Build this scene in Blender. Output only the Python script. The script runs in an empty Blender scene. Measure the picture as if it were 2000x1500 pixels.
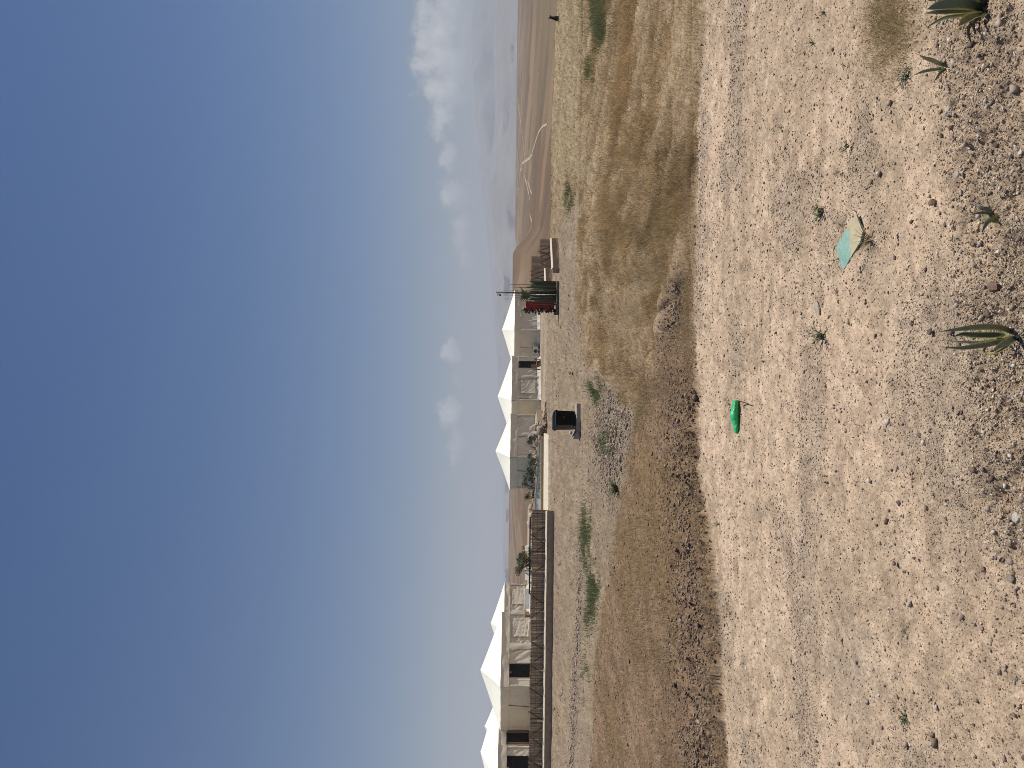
import bpy, math, random
import numpy as np
from mathutils import Vector
random.seed(7); rng = np.random.default_rng(11)
scene = bpy.context.scene
COL = scene.collection
R = math.radians

# ------------------------------------------------------------------ camera maths
F = 1480.0; CAMH = 1.6; ROLL = 0.0125
EA = np.array([ROLL, 0, -1.0]); EA /= np.linalg.norm(EA)
EB = np.array([1.0, 0, ROLL]); EB /= np.linalg.norm(EB)
def P(x, y, Y):
    d = np.array([0, 1.0, 0]) + (x-1000)/F*EA + (750-y)/F*EB
    return np.array([0, 0, CAMH]) + d*(Y/d[1])
def proj(X, Y, Z):
    dz = Z-CAMH
    return 1000+F*(X*EA[0]+dz*EA[2])/Y, 750-F*(X*EB[0]+dz*EB[2])/Y

# ------------------------------------------------------------------ noise
def _h(ix, iy, seed):
    n = (ix.astype(np.int64)*374761393 + iy.astype(np.int64)*668265263 + seed*1442695041) & 0x7fffffff
    n = ((n ^ (n >> 13))*1274126177) & 0x7fffffff
    n = ((n ^ (n >> 16))*1046822519) & 0x7fffffff
    return ((n ^ (n >> 15)) & 0xffffff).astype(np.float64)/0xffffff
def vn(x, y, seed=0):
    ix = np.floor(x); iy = np.floor(y); fx = x-ix; fy = y-iy
    fx = fx*fx*fx*(fx*(fx*6-15)+10); fy = fy*fy*fy*(fy*(fy*6-15)+10)
    a = _h(ix, iy, seed); b = _h(ix+1, iy, seed); c = _h(ix, iy+1, seed); d = _h(ix+1, iy+1, seed)
    return (a+(b-a)*fx)*(1-fy)+(c+(d-c)*fx)*fy
def fbm(x, y, seed=0, o=4):
    s = 0; a = .5; t = 0
    for k in range(o):
        s = s+a*vn(x*2**k+k*17.3, y*2**k-k*9.1, seed+k); t += a; a *= .5
    return s/t
def sst(a, b, x):
    t = np.clip((x-a)/(b-a), 0, 1); return t*t*(3-2*t)

# ------------------------------------------------------------------ terrain height
def far_right(k=0): return [(72, -2.4), (110, -8), (200, -9.5), (400, -13), (800, -16), (1400, -12), (2200, -3), (2600, -1.6), (3300, -25), (15000, -90)]
def far_mid(): return [(100, -1.7), (112, -4), (160, -8), (300, -10), (420, -8), (560, -2.5), (680, 1.9), (800, .6), (1000, -8), (1600, -14), (2400, -6), (3300, -25), (15000, -90)]
def far_left(): return [(100, -1.6), (112, -4), (160, -7), (300, -8), (600, -9), (1200, -4), (2000, 5), (2400, 6), (3300, -25), (15000, -90)]
def near_left(yt, yc):
    return [(0, 0), (yt-.3, 0), (yt+.1, .03), (yt+.5, -.055), (yc*.72, -.22), (yc, -.3), (yc+.7, -.46), (yc+2.6, -1.08), (yc+4.6, -1.18), (34, -1.22), (50, -1.2), (72, -1.2), (84, -1.32)]
def near_right(ye):
    return [(0, 0), (6.3, 0), (6.7, .03), (7.2, -.08), (14, -.33), (24.5, -.55), (25.5, -.63), (29, -1.15), (34, -1.27), (48, -1.3), (ye-6, -1.45), (ye, -1.5)]
def near_mid(yt, yc):
    return [(0, 0), (yt-.3, 0), (yt+.1, .035), (yt+.5, -.07), (yc*.85, -.17), (yc, -.19), (yc+.45, -.40), (yc+1.6, -.80), (15, -.82), (22, -.95), (29, -1.15), (34, -1.22), (50, -1.22), (72, -1.2), (84, -1.32)]
def blend(a, b, t):
    ys = sorted(set([q[0] for q in a]+[q[0] for q in b])); A = np.array(a); B = np.array(b)
    return [(y, float(np.interp(y, A[:, 0], A[:, 1])*(1-t)+np.interp(y, B[:, 0], B[:, 1])*t)) for y in ys]
ST = [(-500, near_left(5.2, 19)+far_left()), (0, near_left(5.55, 17.5)+far_left()), (200, near_left(5.7, 16.6)+far_left()),
      (400, near_left(5.9, 14.1)+far_left()), (500, near_left(6.0, 13.5)+far_left()), (600, near_left(6.2, 12.4)+far_left()),
      (700, near_left(6.4, 11.4)+far_left()), (800, near_mid(6.5, 10.3)+far_mid()), (860, near_mid(6.55, 9.3)+far_mid()),
      (930, blend(near_mid(6.6, 8.3), near_right(80)[:-2]+[(72, -1.35), (84, -1.5)], .35)+[(92, -1.6)]+far_mid()),
      (1000, blend(near_mid(6.6, 8.0), near_right(68), .8)+far_mid()),
      (1060, near_right(65)+far_right()), (1250, near_right(65)+far_right()), (1420, near_right(61)+far_right()), (1520, near_right(58)+far_right()), (2100, near_right(54)+far_right())]
def closer(pr):   # the far country, drawn in towards the viewer at the same slopes
    out = []
    for y, z in pr:
        if y > 112: y2 = 106+(y-106)*.5; z = CAMH-(CAMH-z)*y2/y; y = y2
        out.append((y, z))
    return out
ST = [(u, closer(pr)) for u, pr in ST]
SU = np.array([s[0] for s in ST], float)
def H(X, Y):
    X = np.asarray(X, float); Y = np.asarray(Y, float)
    U = np.clip(750+F*X/np.maximum(Y, .6), SU[0], SU[-1]-1e-6)
    k = np.clip(np.searchsorted(SU, U, side='right')-1, 0, len(SU)-2)
    Z = np.zeros(np.broadcast(X, Y).shape); t = (U-SU[k])/(SU[k+1]-SU[k]); t = t*t*(3-2*t)
    for i, (u, pr) in enumerate(ST):
        w = np.where(k == i, 1-t, 0)+np.where(k+1 == i, t, 0)
        if not np.any(w): continue
        a = np.array(pr); Z = Z+w*np.interp(Y, a[:, 0], a[:, 1])
    far = sst(95, 220, Y)*(1-.0*Y)
    rel = (fbm(X/26, Y/70, 31, 4)-.5)*3.0 + (fbm(X/110, Y/110, 37, 3)-.5)*3.6*sst(180, 400, Y)
    gul = np.abs(vn(X/24+2*vn(X/40, Y/40, 3), Y/110, 41)-.5)
    Z = Z+far*(rel*.28-.6*(1-sst(0, .10, gul)))
    # low stony bank at the near right, and a broad unevenness of the track
    Z = Z+.15*np.exp(-((X-1.25)/.75)**2-((Y-2.15)/.42)**2)+.05*np.exp(-((X-.15)/.5)**2-((Y-2.0)/.35)**2)
    Z = Z+.05*(fbm(X/1.6, Y/.9, 5, 3)-.5)*(1-sst(40, 80, Y))
    return Z
_marchY = np.geomspace(1.3, 9000, 9000)
def G(x, y):
    d = np.array([0, 1.0, 0])+(x-1000)/F*EA+(750-y)/F*EB
    X = d[0]*_marchY; Z = CAMH+d[2]*_marchY
    h = H(X, _marchY)
    i = int(np.argmax(Z < h)); i = max(i, 1)
    a = Z[i-1]-h[i-1]; b = Z[i]-h[i]; t = a/(a-b)
    Yv = _marchY[i-1]+(_marchY[i]-_marchY[i-1])*t
    return np.array([d[0]*Yv, Yv, float(H(d[0]*Yv, Yv))])

# ------------------------------------------------------------------ materials
def lnk(nt, a, b): nt.links.new(a, b)
def material(name, col, rough=.85, var=.25, scale=6, bump=0, bscale=40, attr=None, spec=.3, metal=0, trans=0, detail=6):
    m = bpy.data.materials.new(name); m.use_nodes = True; nt = m.node_tree; b = nt.nodes['Principled BSDF']
    b.inputs['Roughness'].default_value = rough; b.inputs['Metallic'].default_value = metal
    b.inputs['Specular IOR Level'].default_value = spec
    tc = nt.nodes.new('ShaderNodeTexCoord')
    n = nt.nodes.new('ShaderNodeTexNoise'); n.inputs['Scale'].default_value = scale; n.inputs['Detail'].default_value = detail
    lnk(nt, tc.outputs['Object'], n.inputs['Vector'])
    mr = nt.nodes.new('ShaderNodeMapRange'); mr.inputs[1].default_value = .25; mr.inputs[2].default_value = .75
    mr.inputs[3].default_value = 1-var; mr.inputs[4].default_value = 1+var
    lnk(nt, n.outputs[0], mr.inputs[0])
    mx = nt.nodes.new('ShaderNodeMix'); mx.data_type = 'RGBA'; mx.blend_type = 'MULTIPLY'; mx.inputs[0].default_value = 1
    if attr:
        at = nt.nodes.new('ShaderNodeAttribute'); at.attribute_name = attr; lnk(nt, at.outputs['Color'], mx.inputs[6])
    else: mx.inputs[6].default_value = (*col, 1)
    lnk(nt, mr.outputs[0], mx.inputs[7]); lnk(nt, mx.outputs[2], b.inputs['Base Color'])
    if bump:
        n2 = nt.nodes.new('ShaderNodeTexNoise'); n2.inputs['Scale'].default_value = bscale; n2.inputs['Detail'].default_value = 5
        lnk(nt, tc.outputs['Object'], n2.inputs['Vector'])
        bp = nt.nodes.new('ShaderNodeBump'); bp.inputs['Strength'].default_value = bump; bp.inputs['Distance'].default_value = .02
        lnk(nt, n2.outputs[0], bp.inputs['Height']); lnk(nt, bp.outputs[0], b.inputs['Normal'])
    if trans:
        tr = nt.nodes.new('ShaderNodeBsdfTranslucent'); lnk(nt, mx.outputs[2], tr.inputs['Color'])
        ms = nt.nodes.new('ShaderNodeMixShader'); ms.inputs[0].default_value = trans
        lnk(nt, b.outputs[0], ms.inputs[1]); lnk(nt, tr.outputs[0], ms.inputs[2])
        lnk(nt, ms.outputs[0], nt.nodes['Material Output'].inputs['Surface'])
    return m
M = {}
M['ground'] = material('ground_soil', (1, 1, 1), .95, .22, 9, .35, 60, attr='col', spec=.1, detail=10)
M['vcol'] = material('coloured_matter', (1, 1, 1), .9, .18, 30, attr='col', spec=.15)
M['stone'] = material('stone', (1, 1, 1), .92, .28, 45, .5, 120, attr='col', spec=.2)
M['blade'] = material('grass_blades', (1, 1, 1), .8, .05, 5, attr='col', spec=.15, trans=.25)
M['leaf'] = material('plant_leaf', (1, 1, 1), .55, .15, 40, attr='col', spec=.35, trans=.12)
M['agave'] = material('agave_leaf', (1, 1, 1), .45, .18, 60, .15, 90, attr='col', spec=.4)
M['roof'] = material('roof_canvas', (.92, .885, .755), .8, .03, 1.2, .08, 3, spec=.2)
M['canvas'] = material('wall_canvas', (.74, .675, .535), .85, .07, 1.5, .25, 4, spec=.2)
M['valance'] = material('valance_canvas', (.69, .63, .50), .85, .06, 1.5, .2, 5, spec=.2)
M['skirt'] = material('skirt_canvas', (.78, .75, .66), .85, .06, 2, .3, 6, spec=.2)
M['darkdoor'] = material('dark_door_wood', (.006, .005, .0045), .6, .4, 20, .3, 30, spec=.08)
M['wood'] = material('brown_wood', (.22, .12, .055), .7, .3, 12, .3, 40)
M['greywood'] = material('weathered_wood', (.20, .14, .09), .8, .3, 14, .3, 40)
M['pole'] = material('dark_pole_wood', (.075, .050, .033), .85, .4, 18, .4, 40)
M['reed'] = material('reed', (1, 1, 1), .85, .25, 14, attr='col', spec=.15)
M['render'] = material('earth_render', (.35, .265, .19), .95, .22, 3.5, .4, 14, spec=.1)
M['coping'] = material('pale_coping', (.62, .54, .42), .9, .2, 6, .3, 20, spec=.15)
M['pooltan'] = material('tan_pool_wall', (.42, .30, .17), .85, .2, 4, .2, 14)
M['deck'] = material('terrace_sand', (.38, .29, .20), .95, .25, 3, .4, 12, spec=.1)
M['bin'] = material('black_bin_plastic', (.003, .0033, .0037), .32, .25, 6, .05, 30, spec=.07)
M['rubber'] = material('black_rubber', (.012, .012, .012), .8, .2, 10)
M['concrete'] = material('concrete', (.36, .325, .265), .95, .3, 7, .5, 25, spec=.15)
M['red'] = material('red_board_paint', (.42, .010, .010), .6, .25, 8, .1, 30)
M['pink'] = material('pale_red_trim', (.55, .16, .14), .6, .1, 8)
M['blackmetal'] = material('black_metal', (.012, .012, .013), .5, .2, 10, spec=.5)
M['white'] = material('white_plastic', (.78, .77, .73), .5, .05, 4, spec=.4)
M['cushion'] = material('white_cushion', (.82, .78, .68), .9, .05, 4, .2, 10)
M['bag'] = material('green_plastic', (.045, .54, .19), .4, .12, 10, .4, 25, spec=.5, trans=.15)
M['board'] = material('dusty_turquoise_board', (1, 1, 1), .8, .10, 20, .15, 80, attr='col', spec=.2)
M['dog'] = material('dark_fur', (.022, .016, .013), .9, .35, 14, .3, 60)
M['dark'] = material('dark_void', (.01, .01, .01), .9, .2, 5)
M['mount'] = material('hazed_mountain', (.265, .25, .237), .95, .2, .004, spec=.05)  # lighter and greyer than the soil: some haze is put into the colour
M['road'] = material('pale_dirt_road', (.40, .31, .22), .95, .15, .3, spec=.05)
def water_mat():
    m = bpy.data.materials.new('pool_water'); m.use_nodes = True; nt = m.node_tree; b = nt.nodes['Principled BSDF']
    b.inputs['Base Color'].default_value = (.10, .17, .19, 1); b.inputs['Roughness'].default_value = .06
    b.inputs['IOR'].default_value = 1.33
    n = nt.nodes.new('ShaderNodeTexNoise'); n.inputs['Scale'].default_value = 3; n.inputs['Detail'].default_value = 3
    tc = nt.nodes.new('ShaderNodeTexCoord'); lnk(nt, tc.outputs['Object'], n.inputs['Vector'])
    bp = nt.nodes.new('ShaderNodeBump'); bp.inputs['Strength'].default_value = .04; bp.inputs['Distance'].default_value = .02
    lnk(nt, n.outputs[0], bp.inputs['Height']); lnk(nt, bp.outputs[0], b.inputs['Normal'])
    return m
M['water'] = water_mat()

# ------------------------------------------------------------------ mesh helpers
def mesh_np(name, V, faces_flat, nper, m, col=None, smooth=False, parent=None, loc=(0, 0, 0)):
    """V (n,3) array, faces_flat (k,nper) index array"""
    V = np.asarray(V, np.float32); fc = np.asarray(faces_flat, np.int32)
    me = bpy.data.meshes.new(name)
    me.vertices.add(len(V)); me.vertices.foreach_set('co', V.ravel())
    me.loops.add(fc.size); me.loops.foreach_set('vertex_index', fc.ravel())
    me.polygons.add(len(fc)); me.polygons.foreach_set('loop_start', np.arange(0, fc.size, nper, dtype=np.int32))
    me.update(calc_edges=True)
    if col is not None:
        ca = me.color_attributes.new('col', 'FLOAT_COLOR', 'POINT')
        c4 = np.ones((len(V), 4), np.float32); c4[:, :3] = col; ca.data.foreach_set('color', c4.ravel())
    if smooth: me.polygons.foreach_set('use_smooth', np.ones(len(fc), bool))
    me.materials.append(m)
    o = bpy.data.objects.new(name, me); COL.objects.link(o); o.location = loc
    if parent is not None: o.parent = parent
    return o
class MB:
    def __init__(s): s.v = []; s.f = []; s.c = []; s.cc = (1, 1, 1)
    def add(s, vs, fs, cols=None):
        n = len(s.v); s.v += [tuple(map(float, v)) for v in vs]; s.f += [tuple(i+n for i in f) for f in fs]
        s.c += cols if cols is not None else [s.cc]*len(vs)
    def box(s, c, size, rz=0, taper=1.0, ax=None):
        x, y, z = [k/2 for k in size]; vs = []
        for dz in (-1, 1):
            t = taper if dz > 0 else 1
            for dx, dy in ((-1, -1), (1, -1), (1, 1), (-1, 1)):
                a, b = dx*x*t, dy*y*t
                vs.append((c[0]+a*math.cos(rz)-b*math.sin(rz), c[1]+a*math.sin(rz)+b*math.cos(rz), c[2]+dz*z))
        s.add(vs, [(3, 2, 1, 0), (4, 5, 6, 7), (0, 1, 5, 4), (1, 2, 6, 5), (2, 3, 7, 6), (3, 0, 4, 7)])
    def tube(s, pts, rad, n=8, cap=True):
        pts = [np.array(p, float) for p in pts]
        if not hasattr(rad, '__len__'): rad = [rad]*len(pts)
        vs = []; fs = []
        up = np.array([.31, .17, .93])
        for i, p in enumerate(pts):
            t = pts[min(i+1, len(pts)-1)]-pts[max(i-1, 0)]; t = t/(np.linalg.norm(t)+1e-9)
            a = np.cross(t, up)
            if np.linalg.norm(a) < .05: a = np.cross(t, [1, 0, 0])
            a /= np.linalg.norm(a); b = np.cross(t, a)
            for k in range(n):
                an = 2*math.pi*k/n; vs.append(p+rad[i]*(math.cos(an)*a+math.sin(an)*b))
        for i in range(len(pts)-1):
            for k in range(n):
                k2 = (k+1) % n; fs.append((i*n+k, i*n+k2, (i+1)*n+k2, (i+1)*n+k))
        if cap: fs.append(tuple(range(n-1, -1, -1))); fs.append(tuple((len(pts)-1)*n+k for k in range(n)))
        s.add(vs, fs)
    def prism(s, poly, z0, z1):
        n = len(poly); vs = [(p[0], p[1], z0) for p in poly]+[(p[0], p[1], z1) for p in poly]
        fs = [tuple(range(n-1, -1, -1)), tuple(range(n, 2*n))]+[(i, (i+1) % n, n+(i+1) % n, n+i) for i in range(n)]
        s.add(vs, fs)
    def grid(s, fn, nu, nv, cf=None):
        vs = [fn(i/nu, j/nv) for j in range(nv+1) for i in range(nu+1)]
        fs = [(j*(nu+1)+i, j*(nu+1)+i+1, (j+1)*(nu+1)+i+1, (j+1)*(nu+1)+i) for j in range(nv) for i in range(nu)]
        s.add(vs, fs, None if cf is None else [cf(i/nu, j/nv) for j in range(nv+1) for i in range(nu+1)])
    def build(s, name, m, parent=None, smooth=False, bevel=0, rel=True):
        me = bpy.data.meshes.new(name)
        off = np.array(parent.matrix_world.translation) if (parent is not None and rel) else np.zeros(3)
        if parent is not None and rel:
            off = np.array(parent.location)
            if parent.parent is not None: off = off+np.array(parent.parent.location)
        me.from_pydata([(v[0]-off[0], v[1]-off[1], v[2]-off[2]) for v in s.v], [], s.f)
        ca = me.color_attributes.new('col', 'FLOAT_COLOR', 'POINT')
        ca.data.foreach_set('color', np.array([(*c[:3], 1) for c in s.c], np.float32).ravel())
        me.materials.append(m); me.update()
        if smooth: me.polygons.foreach_set('use_smooth', [True]*len(me.polygons))
        o = bpy.data.objects.new(name, me); COL.objects.link(o)
        if parent is not None: o.parent = parent
        if bevel:
            b = o.modifiers.new('bevel', 'BEVEL'); b.width = bevel; b.segments = 2; b.limit_method = 'ANGLE'
        return o
def tag(o, label=None, cat=None, group=None, kind=None):
    if label: o['label'] = label
    if cat: o['category'] = cat
    if group: o['group'] = group
    if kind: o['kind'] = kind
    return o
def thing(name, label, cat, loc, group=None):
    o = bpy.data.objects.new(name, None); COL.objects.link(o); o.empty_display_size = .2
    o.location = [float(v) for v in loc]
    return tag(o, label, cat, group)

# ------------------------------------------------------------------ GROUND: one sheet, screen-even density
PX = 2.2
rowV = np.concatenate([np.linspace(2750, 2080, 160), np.arange(2078, 1300, -1.9), np.arange(1300, 1038, -1.5)])
rowY = list(CAMH*F/(rowV-1000)*1.0)
# account for the ground falling away: just add log rows beyond
y0 = rowY[-1]
rowY = np.array(rowY+list(np.geomspace(y0*1.008, 15000, 330)))
ucore = np.arange(-.545, .545, PX/F)
NO = 170
uo = np.concatenate([np.linspace(.548, .95, 150), np.linspace(.97, 1.6, 20)])
ucol = np.concatenate([-uo[::-1], ucore, uo])
YY, UU = np.meshgrid(rowY, ucol, indexing='ij'); XX = UU*YY
ZZ = H(XX, YY)
sx, sy = proj(XX, YY, ZZ)
def poly(pts): a = np.array(pts, float); return lambda y: np.interp(y, a[:, 0], a[:, 1])
trackedge = poly([(-300, 1384), (0, 1380), (200, 1369), (450, 1363), (550, 1358), (650, 1364), (800, 1369), (1000, 1381), (1100, 1398), (1250, 1409), (1400, 1415), (1800, 1424)])
bankcrest = poly([(500, 1350), (560, 1330), (640, 1300), (700, 1276), (800, 1246), (900, 1226), (1000, 1206), (1100, 1195), (1200, 1176), (1300, 1163), (1500, 1152), (1800, 1140)])
fieldtop = poly([(-300, 900), (365, 900), (366, 1130), (600, 1128), (640, 1135), (700, 1142), (750, 1185), (800, 1236), (810, 1260), (811, 3000)])
palegrey = poly([(-300, 3000), (375, 3000), (380, 1129), (465, 1088), (480, 1040), (600, 900), (2000, 900)])
jit = (fbm(XX/.35, YY/.35, 71, 3)-.5)*14+(fbm(XX/2.3, YY/2.3, 73, 3)-.5)*16
near = YY < 98
jx = sx+jit*np.clip(900/np.maximum(sx-900, 90), .25, 1.0)*.8
wtrack = sst(-1.6, 1.8, jx+(rng.random(XX.shape)-.5)*3-trackedge(sy))
below = 1-wtrack
wbank = below*sst(-3, 3, jx-bankcrest(sy))*sst(500, 560, sy)
rest = below-wbank
isgray = np.where(sy < 466, (sx > palegrey(sy)) & (sx < fieldtop(sy)), jx < fieldtop(sy)).astype(float)
wgray = rest*isgray*near
wgrass = rest*(1-isgray)*near
wfar = rest*(1-near)
# the back slope just under a crest keeps the stuff of the field above it
mound = np.exp(-((sy-590)/75)**2-((sx-1308-(590-sy)*.22)/16)**2)*near*(YY < 14)
gully = np.clip(np.exp(-((sy-612)/62)**2-((sx-1320+(sy-600)*.22)/11)**2)*1.3, 0, 1)*near*(YY < 14)
clod = np.clip(np.exp(-((sx-1350-np.clip(sy-1000, 0, 500)*.06)/52)**2)*sst(640, 800, sy), 0, 1)*wbank
rub = np.clip(np.exp(-((sx-1200+(sy-850)*.05)/34)**2-((sy-850)/110)**2)*1.2, 0, 1)*wgray
rub = np.maximum(rub, np.clip(np.exp(-((sx-(1118+.045*(1500-sy)))/6.0)**2)*sst(980, 1120, sy), 0, 1)*wgray*.8)
lip = np.clip(np.exp(-((jx-trackedge(sy)+5)/4.5)**2), 0, 1)
rough_near = sst(1800, 1880, sx+(sy-200)*-.10)*wtrack*(1-.8*sst(1020, 1160, sy))
# micro relief, each octave only where the mesh can carry it
sp = np.maximum(YY*PX/F, 1e-4)
def octv(wl, amp, seed, ridged=False):
    f = sst(1.2, 2.6, wl/sp)
    n = vn(XX/wl+seed*3.1, YY/wl-seed*1.7, seed)
    n = (1-2*np.abs(n-.5)) if ridged else n
    return (n-.5)*amp*f
D = octv(.55, .022, 1)+octv(.21, .010, 2)
D += (octv(.085, .007, 3)+octv(.036, .0055, 4)+octv(.017, .0045, 8)+octv(.009, .003, 9))*(wtrack*1.0+below*.6)*(1+rough_near*1.6)
D += rough_near*(octv(.16, .040, 5)+octv(.075, .028, 15)+octv(.032, .013, 25)+octv(.015, .007, 26))
wob = .10*(fbm(XX/1.3, YY*0+2.2, 41, 2)-.5)
for ry, rw_ in ((5.02, .10), (3.72, .12)): D -= wtrack*.013*np.exp(-((YY-ry-wob-.05*XX)/rw_)**2)*(.5+.8*vn(XX/.11, YY/.07, 43))
D += wbank*(octv(.30, .05, 6, True)+octv(.13, .03, 7)+octv(.06, .02, 10))*(.45+1.6*clod)+clod*octv(.17, .065, 16, True)
D += wgrass*(octv(.4, .05, 12)+octv(.15, .03, 13))
D += wgray*(octv(.7, .05, 14)+octv(.2, .02, 17))+rub*(octv(.5, .16, 18, True)+octv(.22, .10, 19))
D -= gully*(.10+octv(.14, .10, 28, True))
D += mound*.12+lip*.02*(YY < 9)
D = np.where(YY > 100, 0, D)
ZG = ZZ+D
# colours (surface matter, plus gully shade and mound sunlight painted in)
def C(*c): return np.array(c)
def mixc(a, b, t): return a*(1-t[..., None])+b*t[..., None]
n1 = fbm(XX/1.0, YY/.55, 101, 5); n2 = fbm(XX/.16, YY/.12, 102, 4); n3 = fbm(XX/.9+5, YY/.5, 103, 4); nf = fbm(XX/.03, YY/.03, 104, 2)
pale = C(.50, .370, .258); tan = C(.42, .312, .214); greyg = C(.31, .245, .182)
ct = mixc(pale, tan, sst(.40, .60, n1)); ct = mixc(ct, greyg, sst(.53, .70, n3)*.5)
ct = mixc(ct, C(.57, .44, .32), sst(.55, .75, n2)*.35); ct = mixc(ct, C(.27, .20, .14), sst(.60, .78, 1-n2)*.5)
ct = mixc(ct, C(.34, .255, .175), rough_near*.55)*.965
ct = mixc(ct, C(.325, .258, .192), np.clip(np.exp(-((sx-1665-(sy-1330)*.12)/52)**2-((sy-1330)/120)**2)+.7*np.exp(-((sx-1560)/30)**2-((sy-1130)/110)**2), 0, 1)*sst(.36, .58, n1)*.75)
ct = mixc(ct, C(.26, .19, .10), np.exp(-((sx-1740)/45)**2-((sy-40)/85)**2)*.7)
ct = ct*(1+.34*(nf-.5))[..., None]
nb = fbm(XX/.35, YY/.9, 111, 5); nb2 = fbm(XX/1.6, YY/4.5, 112, 3)
cb = mixc(C(.172, .111, .066), C(.225, .150, .093), sst(.35, .65, nb)); cb = mixc(cb, C(.19, .125, .060), sst(.50, .68, nb2)*.7)
cb = mixc(cb, C(.18, .120, .077), clod*.45)
ng = fbm(XX/.5, YY/1.6, 121, 5); ng2 = fbm(XX/3, YY/9, 122, 4); ng3 = fbm(XX/14, YY/3, 123, 3)
cg = mixc(C(.232, .173, .114), C(.285, .218, .147), sst(.35, .65, ng)); cg = mixc(cg, C(.235, .175, .125), sst(.52, .7, ng2)*.8)
cg = mixc(cg, C(.215, .175, .14), rub*.8); cg = mixc(cg, C(.38, .30, .215), sst(50, 58, YY)*sst(.45, .6, ng3)*.8)
nq = fbm(XX/.5, YY/2.6, 124, 5); nq2 = fbm(XX/1.7, YY/8, 125, 4)
cr = mixc(C(.265, .19, .115), C(.335, .252, .155), sst(.35, .65, nq)); cr = mixc(cr, C(.215, .160, .098), sst(.48, .66, nq2)*.7)
cr = mixc(cr, C(.30, .232, .138), sst(1165, 1125, sx)*sst(420, 250, sy)*.8)
cr = mixc(cr, C(.24, .188, .105), sst(27, 45, YY)*sst(.5, .65, ng2)*.5)
nd = fbm(XX/50, YY/150, 131, 5); nd2 = fbm(XX/14, YY/120, 132, 5); nd3 = fbm(XX/160, YY/300, 133, 4)
cd = mixc(C(.155, .098, .053), C(.218, .146, .083), sst(.38, .62, nd)); cd = mixc(cd, C(.25, .175, .11), sst(.56, .68, nd2)*.65)
cd = mixc(cd, C(.115, .082, .058), sst(.56, .7, 1-nd2)*.8); cd = mixc(cd, C(.145, .115, .07), sst(.5, .62, nd3)*.5)
colr = ct*wtrack[..., None]+cb*wbank[..., None]+cg*wgray[..., None]+cr*wgrass[..., None]+cd*wfar[..., None]
colr = mixc(colr, C(.15, .105, .07), gully*.8); colr = mixc(colr, C(.27, .19, .105), lip*.35*(YY < 9)); colr = mixc(colr, C(.30, .215, .145), np.clip(mound*1.2, 0, 1)*.7)  # gully darkened as shade and mound top lightened as sunlit, in the colour
grain = rng.normal(0, 1, XX.shape); grain = .6*grain+.4*np.roll(grain, 1, 1)
colr = colr*np.clip(1+grain*(.16+.07*wgrass+.05*wbank)*(YY < 98), .45, 1.7)[..., None]
nr, nc = XX.shape
idx = np.arange(nr*nc).reshape(nr, nc)
quads = np.stack([idx[:-1, :-1], idx[:-1, 1:], idx[1:, 1:], idx[1:, :-1]], -1).reshape(-1, 4)
g = mesh_np('ground', np.stack([XX, YY, ZG], -1).reshape(-1, 3), quads, 4, M['ground'], colr.reshape(-1, 3), smooth=True)
tag(g, 'dusty desert ground with a pale track, brown bank and dry fields', 'ground', kind='structure')

def sample(weight, n):
    """n ground points spread evenly over the picture, in proportion to weight on the ground grid"""
    w = (weight[:-1, :-1]*1.0); core = np.ones(w.shape[1]); core[:NO] = 1.15; core[-NO:] = 1.15; core[:20] = .3; core[-20:] = .3
    w = np.clip(w*core[None, :], 0, None); p = w.ravel().cumsum(); p /= p[-1]
    k = np.searchsorted(p, rng.random(n)); k = np.minimum(k, w.size-1); i = k//w.shape[1]; j = k % w.shape[1]
    a = rng.random(n); b = rng.random(n)
    def bl(A): return (A[i, j]*(1-a)+A[i+1, j]*a)*(1-b)+(A[i, j+1]*(1-a)+A[i+1, j+1]*a)*b
    return bl(XX), bl(YY), bl(ZG), i, j
OCT = np.array([(1, 0, 0), (-1, 0, 0), (0, 1, 0), (0, -1, 0), (0, 0, 1), (0, 0, -1)], float)
OCF = np.array([(0, 2, 4), (2, 1, 4), (1, 3, 4), (3, 0, 4), (2, 0, 5), (1, 2, 5), (3, 1, 5), (0, 3, 5)])
_t = (1+5**.5)/2
ICO = np.array([(-1, _t, 0), (1, _t, 0), (-1, -_t, 0), (1, -_t, 0), (0, -1, _t), (0, 1, _t), (0, -1, -_t), (0, 1, -_t), (_t, 0, -1), (_t, 0, 1), (-_t, 0, -1), (-_t, 0, 1)], float)/1.9
ICF = np.array([(0, 11, 5), (0, 5, 1), (0, 1, 7), (0, 7, 10), (0, 10, 11), (1, 5, 9), (5, 11, 4), (11, 10, 2), (10, 7, 6), (7, 1, 8), (3, 9, 4), (3, 4, 2), (3, 2, 6), (3, 6, 8), (3, 8, 9), (4, 9, 5), (2, 4, 11), (6, 2, 10), (8, 6, 7), (9, 8, 1)])
def scatter_stones(name, X, Y, Z, r, cols, base=OCT, bf=OCF, sink=.15, jitter=.32, label=None, cat=None):
    n = len(X); k = len(base)
    V = base[None]+rng.normal(0, jitter, (n, k, 3))
    V = V*(r[:, None, None]*rng.uniform(.65, 1.25, (n, 1, 3))*np.array([1, 1, .72]))
    a = rng.random(n)*6.283; c, s = np.cos(a)[:, None], np.sin(a)[:, None]
    V = np.stack([V[..., 0]*c-V[..., 1]*s, V[..., 0]*s+V[..., 1]*c, V[..., 2]], -1)
    V = V+np.stack([X, Y, Z+r*(.45-sink)], -1)[:, None]
    Fc = bf[None]+(np.arange(n)*k)[:, None, None]
    o = mesh_np(name, V.reshape(-1, 3), Fc.reshape(-1, 3), 3, M['vcol'], np.repeat(cols, k, 0))
    return tag(o, label, cat, kind='stuff')
def pick(pal, n, v=.15):
    pal = np.array(pal); c = pal[rng.integers(0, len(pal), n)]; return c*rng.uniform(1-v, 1+v, (n, 1))
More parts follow.
